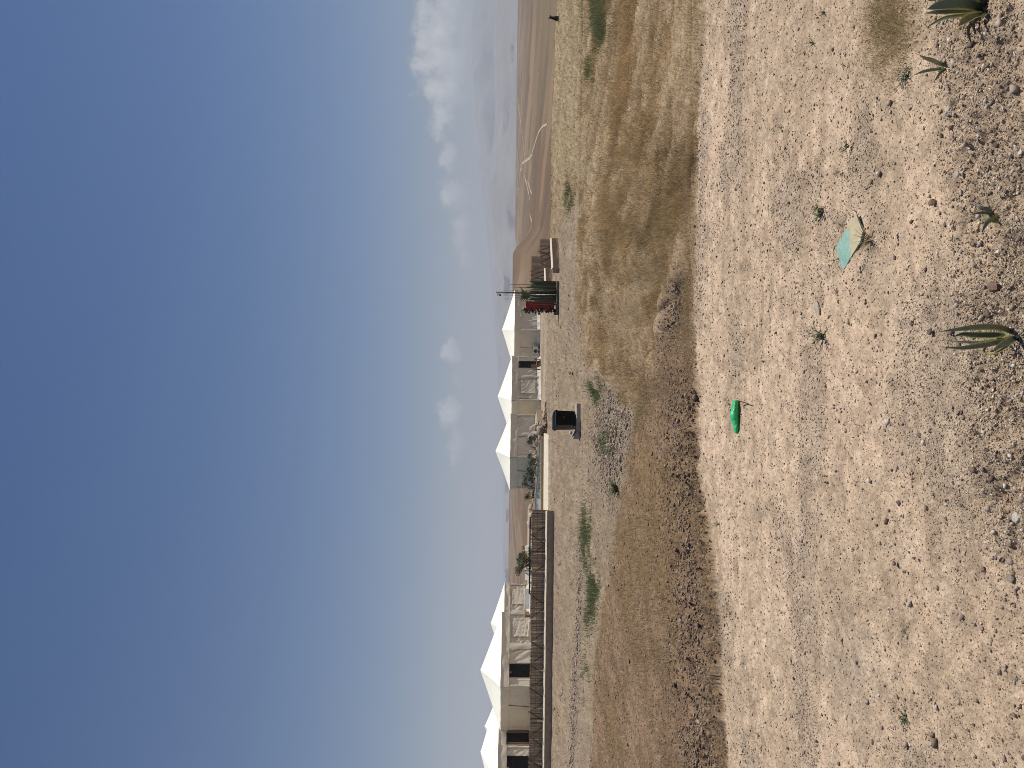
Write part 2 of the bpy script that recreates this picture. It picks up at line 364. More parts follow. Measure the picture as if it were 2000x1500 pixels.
def clump(x, y, sc, seed): return sst(.42, .62, fbm(x/sc, y/sc, seed, 3))
# gravel on the track
PAL = [(.50, .39, .28)]*4+[(.38, .29, .20)]*4+[(.31, .25, .185)]*4+[(.66, .59, .48)]*2+[(.22, .16, .115)]*3+[(.13, .095, .07)]*2
n = 205000; X, Y, Z, i, j = sample(wtrack*(YY > 1.9)*(.55+1.3*sst(.5, .7, n3)+.9*rough_near), n)
px = np.minimum(np.exp(rng.normal(-.18, .50, n)), 4.0)*(1+.35*rough_near[i, j])
r = px*Y/F*.95; r = np.clip(r, .0010, .012)
scatter_stones('gravel', X, Y, Z, r, pick(PAL, n)*.96, label='loose pale gravel strewn over the dirt track', cat='gravel')
n = 2600; X, Y, Z, i, j = sample(wtrack*(YY > 1.9)*(.35+rough_near*.9), n)
r = np.exp(rng.normal(-5.15, .36, n)); r = np.minimum(r, .017)
scatter_stones('pebbles', X, Y, Z, r, pick([(.20, .145, .11), (.26, .18, .13), (.15, .11, .09), (.42, .34, .27), (.33, .26, .21), (.5, .44, .38)], n), ICO, ICF, jitter=.24, label='dark and pale pebbles dotted over the track', cat='pebbles')
# clods on the bank, stones on grey ground, rubble
n = 64000; X, Y, Z, i, j = sample(wbank*(.6+1.1*clod)+gully*2.5+lip*(YY < 9)*.9*sst(600, 760, sy), n)
px = np.exp(rng.normal(.15, .5, n))*(.6+.75*clod[i, j]+.8*gully[i, j]); r = np.clip(px*Y/F, .003, .035)
scatter_stones('soil_clods', X, Y, Z, r, pick([(.20, .14, .10), (.25, .18, .13), (.16, .11, .08), (.31, .24, .18)], n), OCT, OCF, jitter=.3, label='crumbled brown earth clods on the bank', cat='clods')
n = 24000; X, Y, Z, i, j = sample((wgray*(YY < 60)*(.12+.5*clump(XX, YY*.3, .8, 225))+rub*1.0), n)
px = np.exp(rng.normal(.25, .5, n))*(.55+1.0*rub[i, j]); r = np.clip(px*Y/F*.75, .006, .07)
scatter_stones('rubble', X, Y, Z, r, pick([(.29, .22, .16), (.34, .265, .19), (.22, .165, .12), (.40, .32, .24)], n), ICO, ICF, jitter=.2, label='grey stone rubble below the brown bank', cat='rubble')

# grass
def blades(name, X, Y, Z, hgt, wid, cols, lean=.5, label=None, cat=None):
    n = len(X); a = rng.random(n)*6.283; b = rng.random(n)*6.283; ln = hgt*lean*rng.random(n)
    wx, wy = np.cos(a)*wid/2, np.sin(a)*wid/2
    v0 = np.stack([X-wx, Y-wy, Z-.01], -1); v1 = np.stack([X+wx, Y+wy, Z-.01], -1)
    v2 = np.stack([X+np.cos(b)*ln, Y+np.sin(b)*ln, Z+hgt], -1)
    o = mesh_np(name, np.stack([v0, v1, v2], 1).reshape(-1, 3), np.arange(3*n).reshape(-1, 3), 3, M['blade'], np.repeat(cols, 3, 0))
    return tag(o, label, cat, kind='stuff')
n = 260000; dens = wgrass*(YY < 70)*(.2+.8*clump(XX, YY*.2, .42, 201))*(1-.8*np.clip(mound+gully, 0, 1))
X, Y, Z, i, j = sample(dens, n)
hg = np.clip((.02+.13*rng.random(n)**2.2)*(.55+1.3*clump(X, Y*.2, .7, 205)), .015, .16)*np.clip(Y/15, .38, 1); wd = np.maximum(.0035, .8*Y/F)
t = clump(X, Y*.2, 1.6, 203)[:, None]; q = sst(1170, 1120, sx[i, j])[:, None]*sst(440, 250, sy[i, j])[:, None]
cc = pick([(.52, .365, .19), (.44, .30, .15), (.36, .24, .12), (.60, .45, .26), (.22, .15, .08)], n, .2)*(1-.22*t)
cc = cc*(1-q)+pick([(.53, .405, .24), (.46, .345, .20), (.60, .465, .285), (.33, .245, .135)], n, .15)*q
olive = (clump(X, Y*.2, 1.3, 207)*(rng.random(n) < .22))[:, None]; cc = (cc*(1-olive)+np.array([.28, .235, .115])*olive)*np.array([1.0, .97, .93])*(.36+1.28*fbm(X/.13, Y/.6, 223, 3))[:, None]
blades('dry_grass', X, Y, Z, hg, wd, cc, 2.6, 'dry straw grass covering the fallow field beyond the track', 'grass')
n = 22000; X, Y, Z, i, j = sample(wgrass*(YY < 45)*clump(XX, YY*.25, .3, 221)**2, n//8)
X = np.repeat(X, 8)+rng.normal(0, .035, n); Y = np.repeat(Y, 8)+rng.normal(0, .05, n); Z = np.repeat(Z, 8)
blades('straw_tufts', X, Y, Z, (.07+.15*rng.random(n))*np.clip(Y/13, .5, 1), np.maximum(.003, .6*Y/F), pick([(.62, .48, .28), (.52, .38, .20), (.42, .30, .16), (.30, .22, .11)], n, .2), 1.2, 'taller dry straw tufts standing in the fallow field', 'grass')
n = 34000; X, Y, Z, i, j = sample(wbank*(.03+.5*clump(XX, YY*.25, .5, 211)*(1-clod))+lip*below*(YY < 9)*.7+np.exp(-((sx-1260+.35*(sy-800))/14)**2-((sy-800)/45)**2)*2*(YY < 20), n)
blades('stubble', X, Y, Z, np.clip(.03+.10*rng.random(n)**2, .02, .14), np.maximum(.003, .8*Y/F), pick([(.42, .31, .17), (.34, .24, .13), (.50, .40, .24), (.26, .21, .11)], n, .2), 1.6, 'thin dry stubble along the brown bank and the track edge', 'grass')
n = 7000; X, Y, Z, i, j = sample(wtrack*(np.exp(-((sx-1735)/38)**2-((sy-45)/80)**2)*2.5+.012*clump(XX, YY, .35, 215)), n)
blades('straw', X, Y, Z, .012+.03*rng.random(n), np.full(n, .0022), pick([(.40, .30, .15), (.33, .24, .12), (.46, .37, .22)], n, .2), 2.2, 'flattened straw matted on the track', 'straw')
def gp(x, y, rx, ry): return np.exp(-((sx-x)/rx)**2-((sy-y)/ry)**2)
gw = gp(1147, 1050, 7, 55)+gp(1160, 1165, 6, 40)+gp(1150, 1225, 5, 30)*.6+gp(1168, 1140, 5, 18)+gp(1145, 1330, 6, 30)*.7+gp(1172, 18, 22, 45)*.30+gp(1155, 150, 5, 28)*.8+gp(1113, 385, 7, 24)+gp(1165, 765, 12, 20)*.7+gp(1195, 865, 14, 20)*.6+gp(1180, 60, 10, 30)*.6
gw = np.clip(gw, 0, 1)*(near & (YY > 12))*sst(.35, .6, fbm(XX/.5, YY/1.6, 217, 3))
n = 11000; X, Y, Z, i, j = sample(gw, n)
blades('green_grass', X, Y, Z, .08+.16*rng.random(n), np.maximum(.006, 1.0*Y/F), pick([(.15, .19, .08), (.19, .22, .10), (.11, .145, .06), (.26, .26, .13)], n, .2), .9, 'patches of green grass in the damp hollow', 'grass')

# ------------------------------------------------------------------ far dirt roads
def road(pts, w0, label):
    wp = [G(x, y) for x, y in pts]; dense = []
    for a, b in zip(wp[:-1], wp[1:]):
        k = max(2, int(np.linalg.norm(b-a)/6))
        for q in range(k): dense.append(a+(b-a)*q/k)
    dense.append(wp[-1]); dense = np.array(dense)
    for _ in range(14): dense[1:-1] = .25*dense[:-2]+.5*dense[1:-1]+.25*dense[2:]
    mb = MB(); vs = []; fs = []
    for k, p in enumerate(dense):
        t = dense[min(k+1, len(dense)-1)]-dense[max(k-1, 0)]; t = t/(np.linalg.norm(t)+1e-9); nn = np.array([-t[1], t[0]])
        w = w0/F*p[1]*(.8+.4*random.random())
        for s_ in (-1, -.5, 0, .5, 1):
            x, y = p[0]+nn[0]*w*s_, p[1]+nn[1]*w*s_; vs.append((x, y, float(H(x, y))+.14))
    for k in range(len(dense)-1):
        for s_ in range(4): fs.append((k*5+s_, k*5+s_+1, k*5+s_+6, k*5+s_+5))
    mb.add(vs, fs); o = mb.build('dirt_road', M['road'], smooth=True); tag(o, label, 'road', kind='structure'); return o
road([(1069, 243), (1063, 244), (1055, 252), (1051, 262), (1047, 275), (1043, 290), (1039, 303), (1033, 310), (1027, 314), (1020, 319)], 2.7, 'pale dirt road winding down through the brown valley')
road([(1027, 308), (1023, 290), (1020, 262), (1016, 230), (1012, 205), (1010, 188)], 2.2, 'thin pale track climbing to the valley skyline')
road([(1021, 318), (1016, 335), (1014, 355), (1011, 380)], 2.0, 'faint pale track running on from the road fork towards the tents')
for pts in ([(1025, 345), (1029, 360), (1033, 375), (1035, 390)], [(1031, 352), (1036, 372), (1039, 378)], [(1035, 418), (1038, 430), (1040, 434)]):
    road(pts, 3.0, 'bare pale earth scar on the brown valley slope')

# ------------------------------------------------------------------ mountains
def mountain(name, D, depth, prof, seed, rough, label):
    a = np.array(prof, float); nu, nv = 420, 26; V = np.zeros((nv+1, nu+1, 3))
    ys = np.linspace(-900, 2400, nu+1)
    for jv in range(nv+1):
        t = jv/nv
        for_y = D-depth*(1-t)
        ridge = np.interp(ys, a[:, 0], a[:, 1]); hz = (1000+(750-ys)*ROLL-ridge)/F*D
        u = (750-ys)/F; X = u*for_y*1.0
        nn = fbm(X/(D*.06), np.full_like(X, for_y)/(D*.05), seed, 5)
        prof_t = sst(0, .92, t)
        ridgen = fbm(X/(D*.05), X*0+3.3, seed+9, 5)-.5
        V[jv, :, 0] = X; V[jv, :, 1] = for_y+(nn-.5)*depth*.2
        V[jv, :, 2] = -60+(hz+60)*prof_t*(1+rough*ridgen)*(1-.55*(1-t)*t*4*np.abs(nn-.5)*2)
    idx = np.arange((nv+1)*(nu+1)).reshape(nv+1, nu+1)
    q = np.stack([idx[:-1, :-1], idx[:-1, 1:], idx[1:, 1:], idx[1:, :-1]], -1).reshape(-1, 4)
    back = V[-1].copy(); back[:, 1] += depth*.6; back[:, 2] = -80
    Vf = np.concatenate([V.reshape(-1, 3), back]); top = idx[-1]; bi = (nv+1)*(nu+1)+np.arange(nu+1)
    q = np.concatenate([q, np.stack([top[:-1], top[1:], bi[1:], bi[:-1]], -1)])
    o = mesh_np(name, Vf, q, 4, M['mount'], smooth=True); tag(o, label, 'mountains', kind='structure')
mountain('mountains', 4200, 1400, [(-900, 966), (0, 966), (120, 963), (230, 967), (330, 957), (400, 957), (450, 964), (520, 968), (650, 977), (800, 986), (950, 985), (1100, 982), (1250, 987), (1500, 988), (2400, 990)], 51, .12, 'hazy blue grey mountain range on the horizon')
mountain('mountains', 6000, 1300, [(-900, 930), (0, 925), (90, 919), (200, 926), (330, 935), (430, 948), (560, 960), (700, 970), (900, 981), (2400, 990)], 57, .10, 'palest distant mountains rising into the haze')

# ------------------------------------------------------------------ stones as things
def stone(x, y, px, col, label, flat=.7, ln=1.0, rot=None, cat='stone', name='stone', sink=.25, seed=0, pale=None):
    p = G(x, y); rr = np.random.default_rng(seed+int(x)*7+int(y)); s = px/2*p[1]/F
    import bmesh
    bm = bmesh.new(); bmesh.ops.create_icosphere(bm, subdivisions=3, radius=1)
    k = rr.uniform(-50, 50, 3)
    ra = rr.random()*6.28 if rot is None else rot
    RD = np.random.default_rng(seed*100+3).normal(size=(11, 3)); RD /= np.linalg.norm(RD, axis=1)[:, None]
    for v in bm.verts:
        c = np.array(v.co); f = 1.0
        for rd in RD:
            dd = c@rd
            if dd > .52: c = c-rd*(dd-.52)*.85
        f = 1+.34*(float(fbm(np.array([c[0]*1.6+k[0]]), np.array([c[1]*1.6+c[2]*1.3+k[1]]), 7, 3)[0])-.5)
        c = c*f*s*1.12*np.array([ln, 1, flat])
        v.co = (c[0]*math.cos(ra)-c[1]*math.sin(ra), c[0]*math.sin(ra)+c[1]*math.cos(ra), c[2])
    me = bpy.data.meshes.new(name); bm.to_mesh(me); bm.free()
    ca = me.color_attributes.new('col', 'FLOAT_COLOR', 'POINT'); ca.data.foreach_set('color', np.tile(np.array([*col, 1], np.float32), len(me.vertices)))
    me.materials.append(M['stone']); o = bpy.data.objects.new(name, me); COL.objects.link(o)
    o.location = (p[0], p[1], p[2]+s*flat*(1-sink*1.6)); return tag(o, label, cat)
BR = (.20, .145, .115); GY = (.36, .31, .26); WH = (.56, .51, .44)
stone(1598, 597, 19, (.44, .37, .29), 'long pale bone shaped stone on the track near the turquoise board', .55, 2.1, R(35), seed=1)
stone(1637, 570, 12, BR, 'small dark brown stone beside the long pale stone', seed=2)
stone(1975, 1131, 17, (.27, .22, .18), 'round grey brown stone on the near track, farthest from the agaves', seed=3)
stone(1957, 1313, 17, (.22, .165, .13), 'dark rough stone alone on pale dust near the creeping weed', seed=4)
stone(1749, 1101, 12, BR, 'dark brown stone, largest of a trio in the middle of the track', seed=5)
stone(1768, 1116, 8, BR, 'tiny dark stone just nearer the camera than the trio on the track', seed=6)
stone(1787, 1090, 9, BR, 'small dark stone alone between the trio and the reddish stone', seed=7)
stone(1990, 1008, 24, (.50, .46, .40), 'whitish stone at the near edge of the ground, largest pale one there', seed=8)
stone(1923, 1113, 12, BR, 'dark oval stone just beyond the round grey brown stone', seed=9)
stone(1947, 1090, 11, (.24, .17, .14), 'reddish stone between the dark oval stone and the round grey one', seed=10)
stone(1862, 212, 30, (.42, .36, .30), 'big pale grey rock lying near the small spiky agave', .6, 1.2, seed=11)
stone(1880, 228, 20, (.34, .27, .22), 'pinkish rock leaning on the big pale grey rock', seed=12)
stone(1873, 340, 16, (.45, .40, .34), 'pale stone on stony soil between the big grey rock and the sprout', seed=13)
stone(1660, 1017, 9, BR, 'dark pebble on the far side of the track past the green bag', seed=14)
stone(1818, 650, 13, (.20, .15, .13), 'dark stone just beyond the leaf tips of the upright agave', .8, 1.3, R(80), seed=15)
stone(1963, 611, 14, (.22, .12, .08), 'reddish brown stone close beside the base of the upright agave', .8, 1.3, seed=16)
stone(1943, 560, 24, (.20, .13, .095), 'broken brown earth lump between the upright agave and the sprout', .7, 1.3, seed=17)
stone(1948, 60, 34, (.36, .29, .23), 'large pale rock against the foot of the broad leaved agave', .7, 1.1, seed=18)
stone(1825, 395, 20, (.22, .15, .11), 'dark red stone just beyond the little three leaved sprout', .8, seed=19)
stone(1985, 1322, 11, GY, 'small grey stone nearest the camera beside the dark rough stone', seed=20)

# ------------------------------------------------------------------ plants in the foreground
def leaf_strip(mb, pts, wid, body, edge, cup=.25, facing=None, cross=10):
    """pts: centre line, wid: full widths"""
    pts = np.array(pts, float); n = len(pts)
    T = np.gradient(pts, axis=0); T /= np.linalg.norm(T, axis=1)[:, None]
    fc = np.array(facing if facing is not None else (0, -1, .15), float)
    vs = []; cols = []
    for k in range(n):
        side = np.cross(T[k], fc); side /= (np.linalg.norm(side)+1e-9); nm = np.cross(side, T[k])
        for q in range(cross+1):
            s = q/cross*2-1
            vs.append(pts[k]+side*s*wid[k]/2+nm*(cup*wid[k]*(s*s-.4)))
            e = (1.0 if abs(s) > .78 else 0.0)*(1-.65*k/(n-1))
            cols.append(tuple(np.array(body[k])*(1-e)+np.array(edge)*e))
    b = len(vs)
    for k in range(n):   # thickness
        side = np.cross(T[k], fc); side /= (np.linalg.norm(side)+1e-9); nm = np.cross(side, T[k])
        for q in range(cross+1):
            s = q/cross*2-1
            vs.append(np.array(vs[k*(cross+1)+q])-nm*(.16*wid[k]*(1-s*s)+.0006)); cols.append(tuple(np.array(body[k])*.9 if abs(s) < .8 else edge))
    fs = []; w = cross+1
    for k in range(n-1):
        for q in range(cross):
            a = k*w+q; fs.append((a, a+1, a+w+1, a+w)); fs.append((b+a+w, b+a+w+1, b+a+1, b+a))
        fs.append((k*w, k*w+w, b+k*w+w, b+k*w)); fs.append((k*w+cross+w, k*w+cross, b+k*w+cross, b+k*w+cross+w))
    mb.add(vs, fs, cols)
def spline(ctrl, n):
    c = np.array(ctrl, float); t = np.linspace(0, len(c)-1, n); out = []
    cp = np.vstack([2*c[0]-c[1], c, 2*c[-1]-c[-2]])
    for tt in t:
        k = min(int(tt), len(c)-2); f = tt-k; p0, p1, p2, p3 = cp[k], cp[k+1], cp[k+2], cp[k+3]
        out.append(.5*((2*p1)+(-p0+p2)*f+(2*p0-5*p1+4*p2-p3)*f*f+(-p0+3*p1-3*p2+p3)*f**3))
    return np.array(out)
GLAUC = (.20, .245, .185); OLIVE = (.19, .18, .075); YEL = (.62, .56, .20); DKG = (.075, .10, .055)
def agave(label, base, leaves):
    bx, by = base; p = G(bx, by); Y0 = p[1]
    t = thing('agave', label, 'agave', p-np.array([0, 0, .01]))
    for ctrl, wpx, c0, c1, edge, face in leaves:
        pts = [P(x, y, Y0+dy) for x, y, dy in ctrl]; pts = spline(pts, 16)
        tt = np.linspace(0, 1, 16); w = wpx*Y0/F*np.clip(np.minimum(.62+tt*1.3, 1)*np.where(tt > .45, 1-(np.maximum(tt-.45, 0)/.55)**1.7, 1), .02, 1)
        body = [tuple(np.array(c0)*(1-s)+np.array(c1)*s) for s in tt]
        mb = MB(); leaf_strip(mb, pts, w, body, edge, .22, face); mb.build('leaf', M['agave'], t, smooth=True)
    mb = MB(); mb.tube([p+np.array([0, .01, -.04]), p+np.array([0, .01, .02])], [.020*Y0/2.4, .012*Y0/2.4], 8)
    mb.cc = OLIVE; mb.c = [OLIVE]*len(mb.v); mb.build('stem', M['agave'], t, smooth=True)
    r_ = random.Random(int(bx)); sc_ = max(l[1] for l in leaves)/14
    for k in range(5):   # dried leaf bases
        a = r_.uniform(0, 6.28); L_ = sc_*r_.uniform(.025, .055); mb = MB(); d = np.array([math.cos(a), math.sin(a), 0])
        pts = spline([p+[0, 0, .004], p+d*L_*.55+[0, 0, L_*.35], p+d*L_+[0, 0, L_*.12]], 7); leaf_strip(mb, pts, sc_*.016*np.linspace(1, .1, 7), [(.10, .065, .04)]*7, (.16, .11, .07), .2, (d[1], -d[0], .6)); mb.build('dry_leaf', M['agave'], t)
    return t
agave('upright blue green agave of long narrow yellow edged leaves', (1984, 655), [
    ([(1985, 652, 0), (1955, 640, -.02), (1915, 638, -.03), (1875, 642, -.02), (1833, 648, 0)], 13, OLIVE, GLAUC, YEL, (-.5, -1, .1)),
    ([(1978, 656, .03), (1945, 654, .05), (1905, 655, .06), (1880, 653, .07), (1862, 658, .08)], 13, DKG, DKG, YEL, (.2, -1, .1)),
    ([(1975, 656, .02), (1950, 662, .05), (1910, 669, .07), (1875, 668, .08), (1842, 664, .1)], 8, OLIVE, GLAUC, YEL, (.9, -1, .1)),
    ([(1980, 658, 0), (1950, 668, -.01), (1915, 675, -.02), (1875, 680, -.02), (1841, 678, -.01)], 11, OLIVE, GLAUC, YEL, (.3, -1, .1)),
    ([(1986, 660, -.03), (1975, 664, -.06), (1958, 673, -.09), (1938, 686, -.12)], 15, GLAUC, GLAUC, YEL, (.35, -1, .5)),
    ([(1985, 664, -.02), (1968, 676, -.04), (1945, 689, -.06), (1925, 688, -.03), (1912, 681, -.01)], 6, OLIVE, OLIVE, YEL, (1, -.7, .2)),
])
agave('broad leaved agave with yellow margins, cut by the picture corner', (1926, 18), [
    ([(1926, 20, 0), (1895, 8, -.03), (1860, 6, -.04), (1830, 12, -.03), (1811, 18, -.02)], 26, DKG, GLAUC, YEL, (-.2, -1, .2)),
    ([(1926, 14, .03), (1890, -4, .03), (1850, -8, .04), (1812, 2, .05)], 24, DKG, GLAUC, YEL, (0, -1, .2)),
    ([(1924, 24, 0), (1890, 20, -.01), (1855, 22, -.02), (1830, 24, -.03), (1806, 26, -.04)], 16, OLIVE, GLAUC, YEL, (.3, -1, .2)),
    ([(1922, 26, -.04), (1900, 31, -.07), (1885, 41, -.09), (1872, 51, -.11)], 21, OLIVE, OLIVE, YEL, (.5, -1, .3)),
    ([(1920, 24, .02), (1880, 30, .03), (1850, 34, .04), (1830, 42, .05), (1808, 55, .06)], 11, OLIVE, (.09, .11, .09), YEL, (.6, -1, .2)),
    ([(1928, 10, .0), (1900, -20, -.04), (1870, -38, -.06), (1830, -50, -.06)], 24, DKG, GLAUC, YEL, (-.6, -1, .2)),
    ([(1930, 24, -.05), (1922, 30, -.08), (1915, 37, -.10)], 7, YEL, OLIVE, YEL, (.2, -1, .6)),
])
agave('small pale spiky agave near the broad leaved one', (1848, 131), [
    ([(1850, 128, 0), (1835, 124, -.01), (1818, 117, -.02), (1806, 113, -.02), (1795, 107, -.02)], 8, (.30, .33, .20), (.30, .33, .21), (.42, .42, .25), (-.3, -1, .1)),
    ([(1850, 130, 0), (1832, 135, 0), (1812, 138, 0), (1797, 142, 0), (1783, 147, .01)], 7, (.30, .33, .20), GLAUC, (.42, .42, .25), (.3, -1, .1)),
    ([(1850, 133, -.01), (1842, 138, -.03), (1835, 145, -.05), (1824, 160, -.08)], 7, OLIVE, (.10, .10, .06), (.42, .42, .25), (.4, -1, .3)),
    ([(1850, 128, .02), (1840, 122, .03), (1832, 121, .04)], 6, OLIVE, OLIVE, (.42, .42, .25), (-.2, -1, .2)),
    ([(1848, 132, .02), (1838, 143, .03), (1826, 145, .04)], 8, OLIVE, (.30, .33, .20), (.42, .42, .25), (.2, -1, .2)),
])
agave('little three leaved agave sprout low on the near stony soil', (1943, 424), [
    ([(1943, 420, .02), (1928, 409, .02), (1915, 406, .02), (1905, 401, .03)], 8, GLAUC, GLAUC, (.2, .22, .15), (-.3, -1, .2)),
    ([(1940, 419, 0), (1925, 416, 0), (1912, 416, 0), (1899, 418, 0)], 6, (.10, .08, .06), (.2, .23, .18), (.3, .3, .2), (0, -1, .2)),
    ([(1943, 424, -.02), (1932, 432, -.04), (1924, 442, -.05), (1917, 456, -.07)], 7, GLAUC, (.075, .095, .065), (.2, .22, .15), (.3, -1, .4)),
])
def weed(x, y, px, label, cols, nst=10, spread=1.0, tall=1.0, dry=False, leafy=5, name='weed'):
    p = G(x, y); s = px*p[1]/F; mb = MB()
    for k in range(nst):
        a = random.random()*6.28; rr = s*spread*(.35+.65*random.random()); hh = s*tall*(.35+.65*random.random())
        tip = p+np.array([math.cos(a)*rr, math.sin(a)*rr, hh]); mid = p+np.array([math.cos(a)*rr*.45, math.sin(a)*rr*.45, hh*.65])
        c = np.array(random.choice(cols)); mb.cc = tuple(c)
        mb.tube([p+np.array([0, 0, -.01]), mid, tip], [s*.022, s*.016, s*.005], 4)
        for q in range(leafy):
            f = .25+.75*random.random(); b = (p*(1-f)+mid*f) if f < .5 else (mid*(1-(f-.5)*2)+tip*(f-.5)*2)
            d = np.array([random.uniform(-1, 1), random.uniform(-1, 1), random.uniform(-.1, .9)]); d /= np.linalg.norm(d)
            L = s*random.uniform(.12, .26); w = np.cross(d, [random.uniform(-1, 1), .3, .9]); w /= np.linalg.norm(w)
            mb.cc = tuple(c*random.uniform(.75, 1.3))
            mb.add([b, b+d*L*.5+w*L*.2, b+d*L, b+d*L*.5-w*L*.2], [(0, 1, 2, 3)])
    o = mb.build(name, M['leaf']); return tag(o, label, 'weed')
GR = [(.13, .16, .07), (.16, .19, .085), (.10, .125, .06)]; DR = [(.38, .29, .15), (.32, .25, .13), (.22, .20, .10)]; GG = [(.15, .18, .12), (.18, .21, .14)]
weed(1604, 418, 27, 'dark green bushy weed just beyond the turquoise board', GR, 22, .9, .6, leafy=9)
weed(1608, 657, 36, 'feathery green weed beside the long pale stone', GR, 14, .9, 1.0, leafy=6)
weed(1702, 468, 36, 'dry brown grass tuft bending over the turquoise board', DR, 30, 1.0, .8, leafy=0, name='grass_tuft')
weed(1694, 512, 18, 'tiny grey green weed at the turquoise tip of the board', GG, 10, 1.0, .5)
weed(1655, 285, 24, 'green weed on the track between the board and the small agave', GR, 14, .9, .5)
weed(1636, 335, 22, 'thin dry weed alone on the track near the board', DR, 12, 1.2, .5, leafy=1)
weed(1768, 150, 30, 'flat grey green weed beside the small spiky agave', GG, 16, 1.0, .35, leafy=9)
weed(1525, 250, 12, 'small grey green weed farthest across the track from the agaves', GG, 8, 1.0, .6)
weed(1648, 130, 13, 'low green weed on the track beside the flattened straw', GR, 9, 1.0, .5)
weed(1608, 25, 16, 'sparse green weed at the cut edge of the track past the straw', GR, 10, .9, .7)
weed(1588, 85, 20, 'small twiggy weed on the track past the flattened straw', GR, 10, 1.0, .6)
weed(1770, 1397, 28, 'flat green weed on the track, farthest from the agaves', GR, 16, 1.1, .3, leafy=8)
weed(1767, 1232, 18, 'smaller flat green weed on the track, second farthest from the agaves', GR, 12, 1.2, .25, leafy=7)
weed(1403, 1024, 12, 'dark green weed at the foot of the brown bank', GR, 12, .8, .8, leafy=7)
weed(1640, 440, 14, 'dry wispy weed just beyond the dusty edge of the board', DR, 12, 1.2, .5, leafy=1)
weed(1900, 1282, 16, 'grey green creeping weed in pale dust nearest the camera', GG, 10, 1.1, .2, leafy=7)
weed(1425, 790, 11, 'small dark weed growing behind the green bag', GG, 9, .8, .8, leafy=4)
weed(1208, 955, 26, 'large green grass tussock at the foot of the brown bank crest', [(.14, .16, .06), (.20, .19, .08), (.10, .13, .05)], 90, .9, .8, leafy=0, name='grass_tuft')
weed(1165, 765, 20, 'green shrub on grey rubble near the field edge', GR, 20, .9, .8, leafy=8)
weed(1195, 850, 18, 'green shrub low in the grey stones on the near side of the slab', GR, 16, 1, .7, leafy=8)
weed(1120, 730, 0+14, 'small green shrub alone on grey ground between the bin and the planter', GR, 14, 1, .7, leafy=8)
weed(1095, 1100, 9, 'green sprig on bare ground before the fence, nearest the pool', GR, 10, 1, .7, leafy=5)
weed(1118, 1140, 9, 'green sprig on bare ground before the fence, second from the pool', GR, 10, 1, .7, leafy=5)
weed(1098, 1357, 9, 'green sprig on bare ground before the fence, farthest from the pool', GR, 10, 1, .7, leafy=5)

# twig, orange stick
p = G(1388+50, 0+789); 
mb = MB(); mb.cc = (.06, .045, .035); q0 = G(1448, 790); q1 = G(1458, 783); q2 = G(1468, 789)
mb.tube([q0+[0, 0, .01], q1+[0, 0, .05], q2+[0, 0, .02]], [.005, .004, .003], 5)
tag(mb.build('twig', M['vcol']), 'dark bent twig beside the green bag', 'twig')
mb = MB(); mb.cc = (.50, .30, .08); q0 = G(1982, 380); q1 = G(1988, 390); mb.tube([q0+[0, 0, .012], (q0+q1)/2+[0, 0, .016], q1+[0, 0, .008]], [.004, .005, .004], 6)
tag(mb.build('straw_stalk', M['vcol']), 'short orange yellow stalk lying on the nearest stony soil', 'stalk')

# green bag
def bag():
    a = G(1440, 781); b = G(1441, 847); c = (a+b)/2; L = np.linalg.norm(b-a); ax = (b-a)/L; sd = np.array([-ax[1], ax[0], 0])
    mb = MB(); nu, nv = 40, 20
    def fn(u, v):
        t = u*2-1; w = .031*(1-abs(t)**6)**.6*(1-.30*t)+.003; an = v*2*math.pi
        cr = 1+.09*(vn(np.array([u*7.0]), np.array([math.cos(an)*1.7+9]), 5)[0]-.5)+.18*(vn(np.array([u*18.0]), np.array([math.sin(an)*2.2+4]), 6)[0]-.5)
        h = .021*(1-abs(t)**6)**.7*(1-.2*t)+.004
        return c+ax*t*L/2*1.0+sd*math.cos(an)*w*cr+np.array([0, 0, 1])*(h*.75+math.sin(an)*h*cr+.008*math.cos(t*5)*max(math.sin(an), 0))
    mb.grid(fn, nu, nv); return tag(mb.build('plastic_bag', M['bag'], smooth=True), 'crumpled bright green plastic bag lying on the track', 'bag')
bag()
